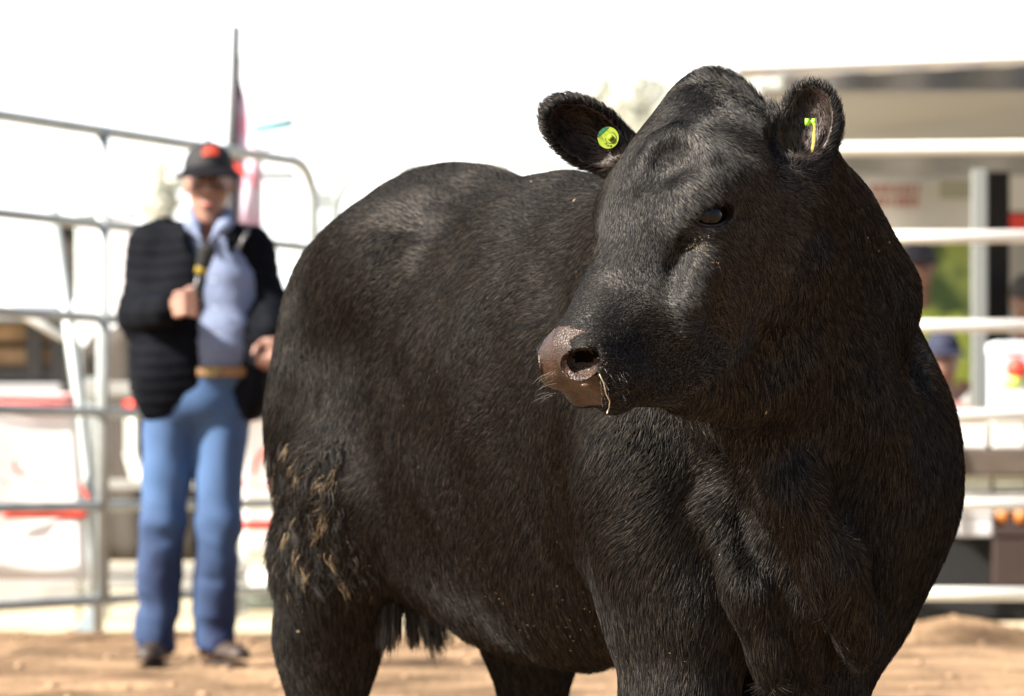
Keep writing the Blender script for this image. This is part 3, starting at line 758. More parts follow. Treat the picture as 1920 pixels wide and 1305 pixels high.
# ------------------------------------------------------------------ cattle panels
galv = mat('galvanised_steel', (.38, .42, .42), .5, .3, noise_amt=.15, scale=6, bump=.1, bscale=60)
wpipe = mat('pale_painted_pipe', (.72, .72, .68), .45, 0, noise_amt=.08, scale=5)
RZ = [.16, .533, .906, 1.28, 1.653, 2.025]
def panel(A, Bp, mt, label, r=.021, stays=(), flat=1.0, corner=.16, r_end=.024, grp='steel cattle panels round the ring', legs=True, nrails=5):
    """one portable yard panel from A to Bp (ground points)"""
    A = Vector(A); Bp = Vector(Bp); L = (Bp - A).length; ux = (Bp - A).normalized()
    root = empty('cattle_panel', A, label, 'cattle panel', grp)
    def q(s_, z_): return A + ux * s_ + Vector((0, 0, z_))
    f = MB(); pts = [q(0, 0.0)]; top = RZ[-1]
    pts.append(q(0, top - corner))
    for k in range(1, 7): an = math.pi/2 * k / 6; pts.append(q(corner - corner*math.cos(an), top - corner + corner*math.sin(an)))
    for k in range(0, 7): an = math.pi/2 * k / 6; pts.append(q(L - corner + corner*math.sin(an), top - corner + corner*math.cos(an)))
    pts.append(q(L, 0.0)); f.tube(pts, r_end, 12)
    f.build('frame', mt, root, smooth=True)
    for z_ in RZ[:nrails]:
        t = MB(); t.tube([q(r_end, z_), q(L - r_end, z_)], r, 12, sq=(.75, 1.0 * flat)); t.build('rail', mt, root, smooth=True)
    for s_ in stays:
        t = MB(); t.tube([q(s_, RZ[0]) - Vector((0, r + .006, 0)), q(s_, top) - Vector((0, r + .006, 0))], .020, 10, sq=(1.3, .5)); t.build('stay', mt, root, smooth=True)
    for s_ in (0, L):
        t = MB(); c = q(s_, .006); t.box(c - Vector((.07, .05, .006)), c + Vector((.07, .05, .006))); t.build('foot', mt, root)
    return root
gz = lambda p: (p[0], p[1], 0)
A1 = P(-330, 890, 13.2); B1 = P(586, 890, 16.42); M1 = P(192, 890, 14.87)
L1 = np.linalg.norm(B1 - A1)
panel(gz(A1), gz(B1), galv, 'galvanised panel with a rounded corner on the left behind the man', stays=(np.linalg.norm(M1 - A1),))
A2 = P(628, 890, 16.6); B2 = P(1290, 890, 16.3)
panel(gz(A2), gz(B2), galv, 'galvanised panel mostly hidden behind the back of the bull', corner=.2)
A3 = P(1330, 890, 15.72); B3 = P(2060, 890, 15.55)
panel(gz(A3), gz(B3), wpipe, 'pale thick-railed panel to the right of the bull', r=.027, r_end=.028, flat=1.0)
# latch between the first two panels
lt = empty('panel_latch', gz((B1 + A2) / 2), 'grey chain and drop pins joining two panels right of the man', 'latch')
c_ = (B1 + A2) / 2
for k, dx in enumerate((-.028, -.010, .010, .028)):
    t = MB(); t.tube([(c_[0] + dx, c_[1] - .02, 1.45), (c_[0] + dx, c_[1] - .02, 1.93)], .007, 8); t.build('drop_pin', galv, lt, smooth=True)
t = MB(); t.box((c_[0] - .045, c_[1] - .03, 1.5), (c_[0] + .045, c_[1] - .012, 1.56)); t.build('hinge_plate', galv, lt); t = MB(); t.box((c_[0] - .045, c_[1] - .03, 1.84), (c_[0] + .045, c_[1] - .012, 1.90)); t.build('hinge_plate', galv, lt)

# slanted prop behind the left panel
bp_ = empty('slanted_prop', gz(P(178, 890, 15.2)), 'thick galvanised prop leaning left beside the banner', 'prop')
t = MB(); t.tube([P(98, 385, 15.5), P(150, 760, 15.3), P(182, 1040, 15.2), (P(182, 1040, 15.2)[0], 15.2, 0)], .026, 12); t.build('pole', galv, bp_, smooth=True)
t = MB(); t.tube([P(-80, 520, 15.6), P(118, 632, 15.45)], .020, 10, sq=(1.2, 1)); t.build('cross_brace', mat('white_painted_steel', (.78, .78, .74), .5), bp_, smooth=True)
t = MB(); c0 = P(170, 890, 15.1); 
t.add([(c0[0]-.09, 15.0, 0), (c0[0]+.02, 15.0, 0), (c0[0]+.02, 15.0, .13), (c0[0]-.09, 15.03, 0), (c0[0]+.02, 15.03, 0), (c0[0]+.02, 15.03, .13)], [(0,1,2), (5,4,3), (0,3,4,1), (1,4,5,2), (2,5,3,0)])
t.build('foot_plate', mat('blue_grey_steel', (.38, .47, .52), .5, .3), bp_)

# ------------------------------------------------------------------ banners
vin = mat('white_vinyl', (.86, .86, .84), .5)
redv = mat('red_vinyl', (.70, .055, .035), .55)
pinkv = mat('pink_vinyl', (.80, .30, .30), .55)
yelv = mat('yellow_vinyl', (.80, .62, .25), .55)
def wavy(px0, px1, py0, py1, Y0, Y1, amp=.012, fr=9, off=0.0, l0=0, l1=0):
    """cloth between photo columns px0..px1 and rows py0..py1, straight between depths Y0 and Y1"""
    def fn(u, v):
        Y = Y0 + (Y1 - Y0) * u; a_ = P(px0 + (px1 - px0) * u + (l0 * (1-u) + l1 * u) * v, py0 + (py1 - py0) * v, Y)
        return (a_[0], a_[1] + off + amp * math.sin(u * fr + v * 2.5) * (.4 + v), a_[2])
    return fn
def stroke(root, name, m, pts, wd, Y, off=-.02):
    """a printed brush stroke on the sheet, as a thin strip; pts in photo pixels"""
    s = MB(); W = []
    for i, (x, y) in enumerate(pts):
        a0 = pts[max(0, i-1)]; a1 = pts[min(len(pts)-1, i+1)]; dx, dy = a1[0]-a0[0], a1[1]-a0[1]; l = math.hypot(dx, dy) or 1
        w2 = wd / 2 * (1 if 0 < i < len(pts)-1 else .6)
        for sg in (-1, 1):
            q = P(x - dy/l*w2*sg, y + dx/l*w2*sg, Y); W.append((q[0], q[1] + off, q[2]))
    nn = len(pts); back = [(x, y + .002, z) for x, y, z in W]; f = []
    for i in range(nn - 1):
        f.append((2*i, 2*i+1, 2*i+3, 2*i+2)); f.append((2*nn+2*i, 2*nn+2*i+2, 2*nn+2*i+3, 2*nn+2*i+1))
    s.add(W + back, f); s.build(name, m, root)
bn = empty('banner', gz(P(60, 890, 14.9)), 'white banner with red stripes and strokes hung left of the slanted prop', 'banner', 'red and white sponsor banners')
t = MB(); t.sheet(wavy(-240, 140, 736, 1088, 14.95, 15.12, l1=26), 24, 10, nrm=(0, 1, 0)); t.build('sheet', vin, bn, smooth=True)
for nm, m_, x0, x1, y0, y1, l1 in (('stripe', pinkv, -240, 138, 738, 752, 0), ('stripe', redv, -240, 141, 753, 768, 0), ('stripe', redv, 8, 165, 956, 972, 0)):
    t = MB(); Yf = lambda x: 14.95 + (x + 240) / 380 * .17
    t.sheet(wavy(x0, x1, y0, y1, Yf(x0), Yf(x1), off=-.022, amp=.004), 14, 1, th=.003); t.build(nm, m_, bn, smooth=True)
for m_, pts in ((redv, [(32, 862), (30, 876), (37, 886), (54, 888)]), (yelv, [(78, 826), (74, 840), (62, 850)]), (redv, [(64, 898), (72, 906), (84, 905)]), (redv, [(104, 905), (118, 913), (126, 906)]), (redv, [(150, 905), (162, 925), (170, 935)]), (pinkv, [(0, 905), (12, 903), (22, 907)])):
    stroke(bn, 'printed_stroke', m_, pts, 7, 14.98, off=-.05)
bn = empty('banner', gz(P(540, 890, 16.6)), 'white banner with red stripes and curved strokes hung between the man and the bull', 'banner', 'red and white sponsor banners')
t = MB(); t.sheet(wavy(452, 900, 765, 1050, 16.75, 17.1), 30, 10); t.build('sheet', vin, bn, smooth=True)
for m_, x0, x1, y0, y1 in ((redv, 452, 900, 767, 786), (redv, 452, 900, 976, 993)):
    t = MB(); t.sheet(wavy(x0, x1, y0, y1, 16.75, 17.1, off=-.025, amp=.004), 20, 1, th=.003); t.build('stripe', m_, bn, smooth=True)
for m_, pts in ((redv, [(478, 892), (482, 868), (492, 848), (508, 836), (524, 834)]), (pinkv, [(452, 868), (454, 905), (500, 912), (530, 912)])):
    stroke(bn, 'printed_stroke', m_, pts, 9, 16.75, off=-.05)
# folded white drop with a red head, half behind the man
bn = empty('folded_banner', gz(P(250, 890, 16.9)), 'narrow white folded banner with a red top beside the left thigh of the man', 'banner')
t = MB(); t.sheet(lambda u, v: tuple(np.array(P(232 + 26*u + 18*max(0, v-.6)*2.2, 775 + 135*v - 8*u, 16.9)) + np.array([0, .02*math.sin(u*6), 0])), 5, 10, th=.01); t.build('sheet', vin, bn, smooth=True)
t = MB(); t.sheet(lambda u, v: tuple(np.array(P(230 + 25*u, 752 + 22*v - 4*u, 16.9)) + np.array([0, .02*math.sin(u*6) - .004, 0])), 5, 2, th=.012); t.build('red_top', redv, bn, smooth=True)

# ------------------------------------------------------------------ things behind the left panel
brown = mat('brown_tarpaulin', (.036, .029, .023), .8, noise_amt=.22, scale=3, bump=.3, bscale=5)
tp = empty('tarpaulin_screen', gz(P(255, 890, 18.5)), 'dark brown tarpaulin screen behind the legs of the man', 'screen')
t = MB()
def tfn(u, v):
    tx = 152 + 228*u; top = 655 - 75*min(1, u*2.0); q = P(tx + 34*v*(1-u), top + (1052 - top)*v, 18.5)
    return (q[0], q[1] + .03*math.sin(u*13) * (1-v*.3), q[2])
t.sheet(tfn, 20, 12, th=.006); t.build('sheet', brown, tp, smooth=True)
for px in (200, 372):
    t = MB(); t.tube([gz(P(px, 890, 18.56)), (P(px, 890, 18.56)[0], 18.56, .658 + 290*18.5/7000)], .02, 8); t.build('post', galv, tp, smooth=True)
t = empty('tarpaulin_screen', gz(P(138, 890, 18.6)), 'dark grey tarpaulin wedge high behind the slanted prop', 'screen'); tw = t
m_ = MB(); m_.sheet(lambda u, v: tuple(np.array(P(100 + 55*u + 30*v*(1-u), 415 + 150*v, 18.7))), 5, 6, th=.006); m_.build('sheet', brown, tw, smooth=True)
m_ = MB(); m_.tube([gz(P(152, 890, 18.74)), P(152, 415, 18.74)], .02, 8); m_.build('post', galv, tw, smooth=True)
m_ = MB(); m_.tube([P(92, 408, 18.66), P(160, 420, 18.66)], .03, 8); m_.build('rail', galv, tw, smooth=True)
# pale barrier rails behind
br = empty('low_barrier', gz(P(250, 890, 17.6)), 'low pale barrier with broad rails behind the man', 'barrier')
for y0, y1 in ((716, 742), (898, 918), (1056, 1078), (1084, 1106)):
    t = MB(); a_ = P(150, y1, 17.6); b_ = P(470, y0, 17.75); t.box((a_[0], 17.58, a_[2]), (b_[0], 17.62, P(0, y0, 17.6)[2])); t.build('rail', mat('pale_barrier_paint', (.27, .27, .26), .6, noise_amt=.1), br, bevel=.006)
for px in (170, 300, 455):
    t = MB(); a_ = P(px, 890, 17.66); t.box((a_[0]-.02, 17.64, 0), (a_[0]+.02, 17.68, 1.12)); t.build('post', galv, br)
# white pennants
for pts, lab in (([(150, 405), (198, 405), (196, 560), (190, 605), (158, 650), (146, 640)], 'white pennant with a pointed foot left of the stay of the panel'),
                 ([(203, 408), (255, 408), (243, 500), (228, 590), (206, 612), (200, 600)], 'white pennant with a slanted foot close to the arm of the man')):
    rt = empty('pennant', gz(P(pts[0][0], 890, 17.0)), lab, 'pennant', 'white pennants hanging left of the man')
    t = MB(); k = len(pts); fr_ = [P(x, y, 17.0) for x, y in pts]
    t.add([tuple(p_) for p_ in fr_] + [(p_[0], p_[1] + .006, p_[2]) for p_ in fr_], [tuple(range(k)), tuple(range(2*k-1, k-1, -1))] + [(i, i+k, (i+1) % k + k, (i+1) % k) for i in range(k)])
    t.build('cloth', mat('white_cloth', (.80, .79, .82), .8), rt)
    t = MB(); t.tube([P(pts[0][0]-4, 402, 17.0), P(pts[1][0]+4, 402, 17.0)], .012, 8); t.build('hanging_rod', galv, rt, smooth=True)
    t = MB(); t.tube([(P(pts[0][0]-4, 402, 17.0)[0], 17.03, 0), P(pts[0][0]-4, 400, 17.03)], .012, 8); t.build('post', galv, rt, smooth=True)
# stock truck far left
tr = empty('stock_crate', gz(P(20, 890, 24)), 'timber stock crate with tan slats and a dark base at the left edge', 'stock crate')
tan = mat('tan_boards', (.30, .20, .12), .8, noise_amt=.25, scale=5); dk = mat('dark_steel', (.045, .045, .05), .6)
for y0, y1, m_, nm, dy in ((575, 603, mat('blue_grey_roof', (.26, .29, .33), .6), 'roof', -.3), (607, 640, tan, 'slat', 0), (651, 686, tan, 'slat', 0), (690, 718, dk, 'base', -.05), (720, 740, mat('grey_sill', (.35, .36, .38), .6), 'sill', -.1)):
    a_ = P(-260, y1, 24); b_ = P(118, y0, 24); t = MB(); t.box((a_[0], 24 + dy, a_[2]), (b_[0], 24.1 + (2 if nm == 'roof' else 0), b_[2])); t.build(nm, m_, tr, bevel=.01)
t = MB(); a_ = P(-260, 890, 24); b_ = P(118, 890, 24); t.box((a_[0], 24.3, .1), (b_[0], 26, P(0, 605, 24)[2])); t.build('bed', mat('crate_interior', (.07, .06, .05), .9), tr)
for px in (-120, 66, 112):
    t = MB(); a_ = P(px, 890, 24); t.box((a_[0]-.05, 23.93, .1), (a_[0]+.05, 24.0, P(0, 600, 24)[2])); t.build('post', dk, tr)
for px in (-200, 60):
    t = MB(); a_ = P(px, 890, 24.4); t.tube([(a_[0], 24.0, .42), (a_[0], 24.25, .42)], .42, 24); t.build('wheel', mat('tyre_rubber', (.02, .02, .02), .8), tr, smooth=True)
# dark blue kerb-like skid and grey plinth under banner
pl = empty('concrete_plinth', gz(P(40, 890, 18.9)), 'long low grey plinth with a dark blue foot under the left banner', 'plinth')
t = MB(); a_ = P(-300, 1140, 19); b_ = P(158, 1092, 19); t.box((a_[0], 19, a_[2]), (b_[0], 19.6, b_[2])); t.build('top', mat('grey_concrete', (.33, .31, .30), .8, noise_amt=.15), pl)
t = MB(); b2 = P(152, 1138, 19); t.box((a_[0], 19.05, 0), (b2[0], 19.6, a_[2] - .002)); t.build('foot', mat('dark_blue_paint', (.05, .085, .14), .6), pl)
# small crate and green water drum glimpsed right of the man's feet
dr = empty('feed_bin', gz(P(480, 890, 18.6)), 'low grey-green bin with a white lid right of the boots of the man', 'bin')
t = MB(); a_ = P(440, 1165, 18.4); b_ = P(640, 1112, 18.4); t.box((a_[0], 18.4, 0), (b_[0], 18.9, b_[2])); t.build('body', mat('grey_green_plastic', (.16, .19, .17), .6, noise_amt=.3, scale=8), dr, bevel=.02)
t = MB(); a_ = P(452, 1110, 18.36); b_ = P(520, 1070, 18.36); t.box((a_[0], 18.36, a_[2]), (b_[0], 18.9, b_[2])); t.build('lid', vin, dr, bevel=.03)
t = MB(); a_ = P(522, 1110, 18.36); b_ = P(640, 1070, 18.36); t.box((a_[0], 18.38, a_[2]), (b_[0], 18.9, b_[2])); t.build('lid', mat('grey_plastic', (.3, .32, .31), .6), dr, bevel=.03)
dr = empty('water_drum', gz(P(870, 890, 17.5)), 'pale blue plastic drum glimpsed under the belly of the bull', 'drum')
t = MB(); q0 = P(840, 890, 17.4); t.tube([(q0[0], 17.4, 0.0), (q0[0], 17.4, .02), (q0[0], 17.4, .30), (q0[0], 17.4, .32)], [.14, .155, .155, .14], 24); t.build('shell', mat('pale_blue_plastic', (.55, .62, .78), .4), dr, smooth=True)
t = MB(); t.tube([(q0[0]-.05, 17.36, .32), (q0[0]-.05, 17.36, .35)], .03, 12); t.build('cap', mat('white_plastic', (.7,.7,.7), .4), dr, smooth=True)

# ------------------------------------------------------------------ flag
fl = empty('feather_flag', gz(P(432, 890, 17.5)), 'tall pole with a pink, white and red flag rising behind the cap of the man', 'flag')
t = MB(); a_ = P(433, 890, 17.5); b_ = P(443, 48, 17.5); t.tube([(a_[0], 17.5, 0), P(437, 270, 17.5), b_], [.034, .030, .020], 10); t.build('pole', mat('dark_grey_pole', (.03, .03, .035), .6), fl, smooth=True)
fm = bpy.data.materials.new('flag_print'); fm.use_nodes = True; n = fm.node_tree; pb = n.nodes['Principled BSDF']; pb.inputs['Roughness'].default_value = .8
tc = n.nodes.new('ShaderNodeTexCoord'); mp = n.nodes.new('ShaderNodeMapping'); mp.inputs['Rotation'].default_value = (0, math.radians(-38), 0); mp.inputs['Scale'].default_value = (1, 1, 1)
wv = n.nodes.new('ShaderNodeTexNoise'); wv.inputs['Scale'].default_value = 2.2; mp.inputs['Scale'].default_value = (1, 1, 4.5)
n.links.new(tc.outputs['Object'], mp.inputs[0]); n.links.new(mp.outputs[0], wv.inputs['Vector'])
cr = n.nodes.new('ShaderNodeValToRGB'); cr.color_ramp.elements[0].position = .35; cr.color_ramp.elements[0].color = (.62, .36, .46, 1)
cr.color_ramp.elements[1].position = .5; cr.color_ramp.elements[1].color = (.64, .57, .68, 1); e_ = cr.color_ramp.elements.new(.62); e_.color = (.64, .46, .56, 1)
n.links.new(wv.outputs[0], cr.inputs[0]); n.links.new(cr.outputs[0], pb.inputs['Base Color'])
def ffn(u, v):
    y = 95 + 330*v; w_ = 9 + 20*sst(v, .1, .35) + 24*sst(v, .3, .62); q = P(442 - 5*v + w_*u, y + 10*u, 17.5)
    return (q[0], q[1] - .05*math.sin(u*5 + v*7) * u, q[2])
def sst(x, a, b): t_ = min(1, max(0, (x-a)/(b-a))); return t_*t_*(3-2*t_)
t = MB(); t.sheet(ffn, 8, 26, th=.004); t.build('cloth', fm, fl, smooth=True)
for pts, wd in (([(438, 308), (452, 318), (474, 338)], 11), ([(458, 286), (466, 292)], 9)):
    stroke(fl, 'printed_stroke', redv, pts, wd, 17.42, off=-.03)

# ------------------------------------------------------------------ distant frame tent and trees paled to imitate glare
ft = empty('frame_tent', gz(P(520, 890, 34)), 'distant white tent frame with a pale cyan eave right of the flag', 'tent')
cy = mat('pale_cyan_paint', (.06, .25, .29), .7)
t = MB(); t.tube([P(462, 246, 34), P(553, 229, 34)], .046, 8); t.build('eave', cy, ft, smooth=True)
t = MB(); t.tube([P(470, 290, 34), P(553, 254, 34)], .02, 8); t.build('truss', mat('pale_truss', (.16, .16, .13), .7), ft, smooth=True); t = MB(); t.tube([P(495, 421, 34), P(553, 401, 34)], .02, 8); t.build('truss', mat('pale_truss', (.16, .16, .13), .7), ft, smooth=True)
t = MB(); a_ = P(478, 337, 34); b_ = P(555, 322, 34); t.box((a_[0], 34, a_[2]), (b_[0], 34.05, b_[2])); t.build('sign_board', mat('grey_green_board', (.07, .08, .07), .8), ft)
for px in (470, 553):
    t = MB(); a_ = P(px, 890, 34); t.tube([(a_[0], 34.1, 0), P(px, 232, 34.1)], .02, 8); t.build('post', mat('white_pole', (.8, .8, .8), .5), ft, smooth=True)
leafm = mat('glare_washed_leaves', (.58, .60, .55), .7, noise_amt=.3, scale=2); bark = mat('pale_bark', (.55, .52, .48), .8)  # leaf colour lightened to imitate washing out by strong sun
def tree(px, Y, htop, hbot, wpx, label, nl=900, seed=1):
    rg = np.random.default_rng(seed); root = empty('glare_washed_tree', gz(P(px, 890, Y)), label, 'tree', 'glare-washed trees beyond the ring')
    base = P(px, 890, Y); zt = H + (890 - htop) * Y / FPX; zb = H + (890 - hbot) * Y / FPX; rw = wpx * Y / FPX / 2
    t = MB(); t.tube([(base[0], Y, 0), (base[0] + .1, Y, zb), (base[0] - .05, Y, (zt+zb)/2), (base[0], Y, zt - .2)], [.22, .15, .08, .02], 10)
    for k in range(9):
        an = rg.uniform(0, 6.28); z0 = zb + (zt - zb) * rg.uniform(-.1, .6); r0 = rw * rg.uniform(.5, .95)
        t.tube([(base[0], Y, z0), (base[0] + r0*.5*math.cos(an), Y + r0*.5*math.sin(an), z0 + r0*.4), (base[0] + r0*math.cos(an), Y + r0*math.sin(an), z0 + r0*.9)], [.06, .035, .01], 7)
    t.build('trunk', bark, root, smooth=True)
    v = []; f = []
    cs = rg.normal(size=(26, 3)); cs /= np.linalg.norm(cs, axis=1, keepdims=True); cs *= rg.uniform(.2, 1, (26, 1))
    for k in range(nl):
        c0 = cs[k % 26] + rg.normal(size=3) * .17
        c = np.array([base[0], Y, (zt + zb)/2]) + c0 * np.array([rw, rw, (zt - zb)/2])
        a_ = rg.normal(size=3); a_ /= np.linalg.norm(a_); b_ = np.cross(a_, rg.normal(size=3)); b_ /= np.linalg.norm(b_); sz = rg.uniform(.05, .12)
        i = len(v); v += [c - a_*sz, c + b_*sz*.4, c + a_*sz, c - b_*sz*.4]; f.append((i, i+1, i+2, i+3))
    mesh_np('crown', v, np.array(f), leafm, root, smooth=False)
tree(300, 60, 275, 440, 100, 'glare-washed tree just left of the cap of the man', 1100, 1)
tree(1190, 55, 110, 300, 230, 'broad glare-washed tree seen past the poll of the bull', 1800, 3)
tree(1420, 60, 120, 300, 150, 'glare-washed tree between the poll and the right ear', 1200, 4)

# ------------------------------------------------------------------ marquee on the right
mq = empty('marquee', gz(P(1900, 890, 19)), 'white open-fronted marquee behind the right panel', 'marquee')
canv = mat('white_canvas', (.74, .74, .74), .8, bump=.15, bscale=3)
canv_in = mat('shaded_white_canvas', (.34, .345, .36), .85, bump=.15, bscale=3)  # white canvas greyed in colour to imitate the shade inside
e0 = P(1030, 139, 17.8); e1 = P(2500, 84, 17.8)
t = MB(); t.sheet(lambda u, v: (e0[0] + (e1[0]-e0[0])*u, 17.8 + 3.2*v, e0[2] + (e1[2]-e0[2])*u + 1.6*v + .05*math.sin(u*25)*v*(1-v)), 40, 10, th=.01, nrm=(0, .3, -1)); t.build('roof', canv, mq, smooth=True)
t = MB(); t.sheet(lambda u, v: (e0[0] + .9 + (e1[0]-e0[0]-.9)*u, 17.84 + .03*math.sin(u*60)*v, e0[2] + .03 + (e1[2]-e0[2])*u - .10*v*0 - .05*v), 40, 2, th=.006); t.build('valance', canv, mq, smooth=True)
xw0 = P(1470, 890, 21)[0]; xw1 = P(2500, 890, 21)[0]
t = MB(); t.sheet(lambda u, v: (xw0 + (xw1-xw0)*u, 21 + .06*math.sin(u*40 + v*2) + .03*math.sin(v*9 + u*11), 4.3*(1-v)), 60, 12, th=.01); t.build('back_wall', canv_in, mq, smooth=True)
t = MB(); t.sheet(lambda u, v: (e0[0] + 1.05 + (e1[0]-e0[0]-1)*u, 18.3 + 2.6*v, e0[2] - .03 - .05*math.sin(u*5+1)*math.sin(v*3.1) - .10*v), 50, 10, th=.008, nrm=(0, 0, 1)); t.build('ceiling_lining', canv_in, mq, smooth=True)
for px, Y in ((1836, 18.0),):
    q = P(px, 890, Y); t = MB(); t.box((q[0]-.035, Y-.035, 0), (q[0]+.035, Y+.035, P(0, 318, Y)[2])); t.build('post', mat('shaded_white_post', (.17, .18, .175), .5), mq, bevel=.006)  # white post greyed in colour to imitate the marquee's shade
q = P(1868, 890, 19.2); t = MB(); t.box((q[0]-.055, 19.1, 0), (q[0]+.055, 19.25, P(0, 325, 19.2)[2])); t.build('dark_strip', mat('black_cloth', (.005, .005, .006), .9, noise_amt=.3, scale=4), mq)  # near-black upright strip rising from the ground
# sagging swag lines
t = MB(); t.tube([(xw0 + .3 + k*.25, 20.7, 2.75 - .25*math.sin(k*.45)) for k in range(14)], .02, 8); t.build('guy_rope', mat('grey_rope', (.2, .19, .18), .9), mq, smooth=True)

def slab(name, m, x0, x1, y0, y1, Y, dep, parent, bev=.01):
    a_ = P(x0, y1, Y); b_ = P(x1, y0, Y); t = MB(); t.box((a_[0], Y, max(0, a_[2])), (b_[0], Y + dep, b_[2])); return t.build(name, m, parent, bevel=bev)
sb = empty('sponsor_banner', gz(P(1700, 890, 19.6)), 'pale banner with red lettering high on the marquee wall', 'banner')
t = MB(); t.sheet(lambda u, v: tuple(np.array(P(1560 + 284*u, 318 + 130*v + 10*math.sin(u*3), 19.6)) + np.array([0, .03*math.sin(u*9), 0])), 20, 6, th=.006); t.build('sheet', mat('grey_white_vinyl', (.62, .62, .60), .6), sb, smooth=True)
rg = random.Random(5)
for row, (yy, hh) in enumerate(((346, 17), (369, 17))):
    x = 1632
    while x < 1724:
        w_ = rg.choice((7, 9, 11)); slab('letter', mat('faded_red_print', (.40, .20, .18), .7), x, x + w_, yy, yy + hh, 19.5, .02, sb, 0); x += w_ + rg.choice((2, 3, 6))
slab('printed_block', mat('olive_print', (.33, .33, .26), .7), 1762, 1822, 338, 372, 19.5, .02, sb, 0)
b2_ = empty('sponsor_banner', gz(P(1920, 890, 19.6)), 'grey banner with a red strip at the right edge behind the white post', 'banner')
slab('sheet', mat('grey_white_vinyl', (.62, .62, .60), .6), 1884, 2080, 330, 396, 19.7, .02, b2_, 0)
slab('red_strip', redv, 1885, 2080, 402, 452, 19.7, .02, b2_, 0)
slab('sheet', mat('black_cloth'), 1884, 2080, 397, 401, 19.7, .02, b2_, 0)
# green field poster
ps = empty('poster', gz(P(1780, 890, 19.9)), 'poster of green grass and leaves on the marquee wall beside the white post', 'poster')
gp = bpy.data.materials.new('green_print'); gp.use_nodes = True; n = gp.node_tree; pb = n.nodes['Principled BSDF']; pb.inputs['Roughness'].default_value = .6
tc = n.nodes.new('ShaderNodeTexCoord'); nz = n.nodes.new('ShaderNodeTexNoise'); nz.inputs['Scale'].default_value = 5; n.links.new(tc.outputs['Object'], nz.inputs['Vector'])
cr = n.nodes.new('ShaderNodeValToRGB'); cr.color_ramp.elements[0].position = .4; cr.color_ramp.elements[0].color = (.05, .09, .03, 1); cr.color_ramp.elements[1].position = .62; cr.color_ramp.elements[1].color = (.28, .36, .10, 1)
n.links.new(nz.outputs[0], cr.inputs[0]); n.links.new(cr.outputs[0], pb.inputs['Base Color'])
slab('print', gp, 1660, 1826, 452, 640, 19.9, .02, ps, 0)
# trestle tables, goods
tb = empty('trestle_table', gz(P(1860, 890, 17.3)), 'trestle table with a dark brown timber edge and black skirt', 'table')
slab('table_top', mat('dark_timber', (.070, .052, .040), .7, noise_amt=.3, scale=6), 1640, 2300, 842, 892, 16.9, .9, tb)
slab('skirt', mat('black_cloth'), 1600, 2300, 1010, 1201, 17.0, .8, tb)
for px in (1700, 1868, 2200): slab('leg', dk, px, px + 18, 892, 1200, 17.02, .05, tb)
goods = [('white_carton', (.80, .79, .74), 1790, 1852, 784, 841, 'white carton standing on the table left of the white post', 'carton'),
 ('white_carton', (.78, .74, .62), 1862, 1922, 788, 841, 'cream carton standing on the table right of the white post', 'carton'),
 ('shelf_box', (.62, .64, .55), 1786, 1858, 893, 925, 'small pale box under the table beside the shoulder of the bull', 'box'),
 ('shelf_box', (.55, .42, .28), 1864, 1925, 893, 920, 'tan box under the table near the right edge', 'box'),
 ('storage_tub', (.46, .46, .48), 1800, 1862, 960, 1006, 'grey-white tub on the black skirted shelf', 'tub'),
 ('orange_bottle', (.40, .13, .02), 1870, 1895, 950, 982, 'short orange bottle left of its twin under the table', 'bottle'),
 ('orange_bottle', (.40, .13, .02), 1905, 1930, 950, 982, 'short orange bottle at the right edge under the table', 'bottle'),
 ('brown_suitcase', (.025, .013, .010), 1862, 2000, 988, 1100, 'dark red-brown case in front of the black skirt', 'case'),
 ('pale_cooler', (.55, .62, .68), 1868, 1990, 640, 785, 'pale blue cooler box behind the cream carton', 'cooler')]
for nm, c, x0, x1, y0, y1, lab, cat in goods:
    rt = empty(nm, gz(P((x0+x1)/2, 890, 17.1)), lab, cat)
    Yd = 16.98 if y0 < 950 else 16.9; dep = .3
    if nm == 'orange_bottle':
        q = P((x0+x1)/2, 0, Yd); za = P(0, y1, Yd)[2]; zb_ = P(0, y0, Yd)[2]; r_ = (x1-x0)/2*Yd/FPX
        t = MB(); t.tube([(q[0], Yd+.05, za), (q[0], Yd+.05, za + (zb_-za)*.7), (q[0], Yd+.05, za + (zb_-za)*.8)], [r_, r_, r_*.5], 14); t.build('body', mat(nm, c, .4), rt, smooth=True)
        t = MB(); t.tube([(q[0], Yd+.05, za + (zb_-za)*.8), (q[0], Yd+.05, zb_)], r_*.5, 12); t.build('cap', vin, rt, smooth=True)
    else:
        slab('body', mat(nm + cat, c, .6, noise_amt=.08), x0, x1, y0 + (y1-y0)*.16, y1, Yd, dep, rt)
        slab('lid', mat(nm + cat + 'lid', tuple(min(.85, k*1.12) for k in c), .6), x0 - 2, x1 + 2, y0, y0 + (y1-y0)*.16, Yd - .01, dep + .02, rt)
slab('tray', vin, 1790, 1935, 926, 932, 16.95, .5, tb)
rb = empty('round_toy', gz(P(1905, 890, 17.0)), 'round red ball resting on the pale cooler', 'ball')
q = P(1906, 690, 16.93); t = MB(); t.ball(tuple(q), .05, 20, 12); t.build('shell', redv, rb, smooth=True)
t = MB(); t.ball((q[0]-.02, q[1]-.02, q[2]-.07), (.05, .04, .03), 16, 8); t.build('base', mat('lime_plastic', (.45, .55, .12), .5), rb, smooth=True)
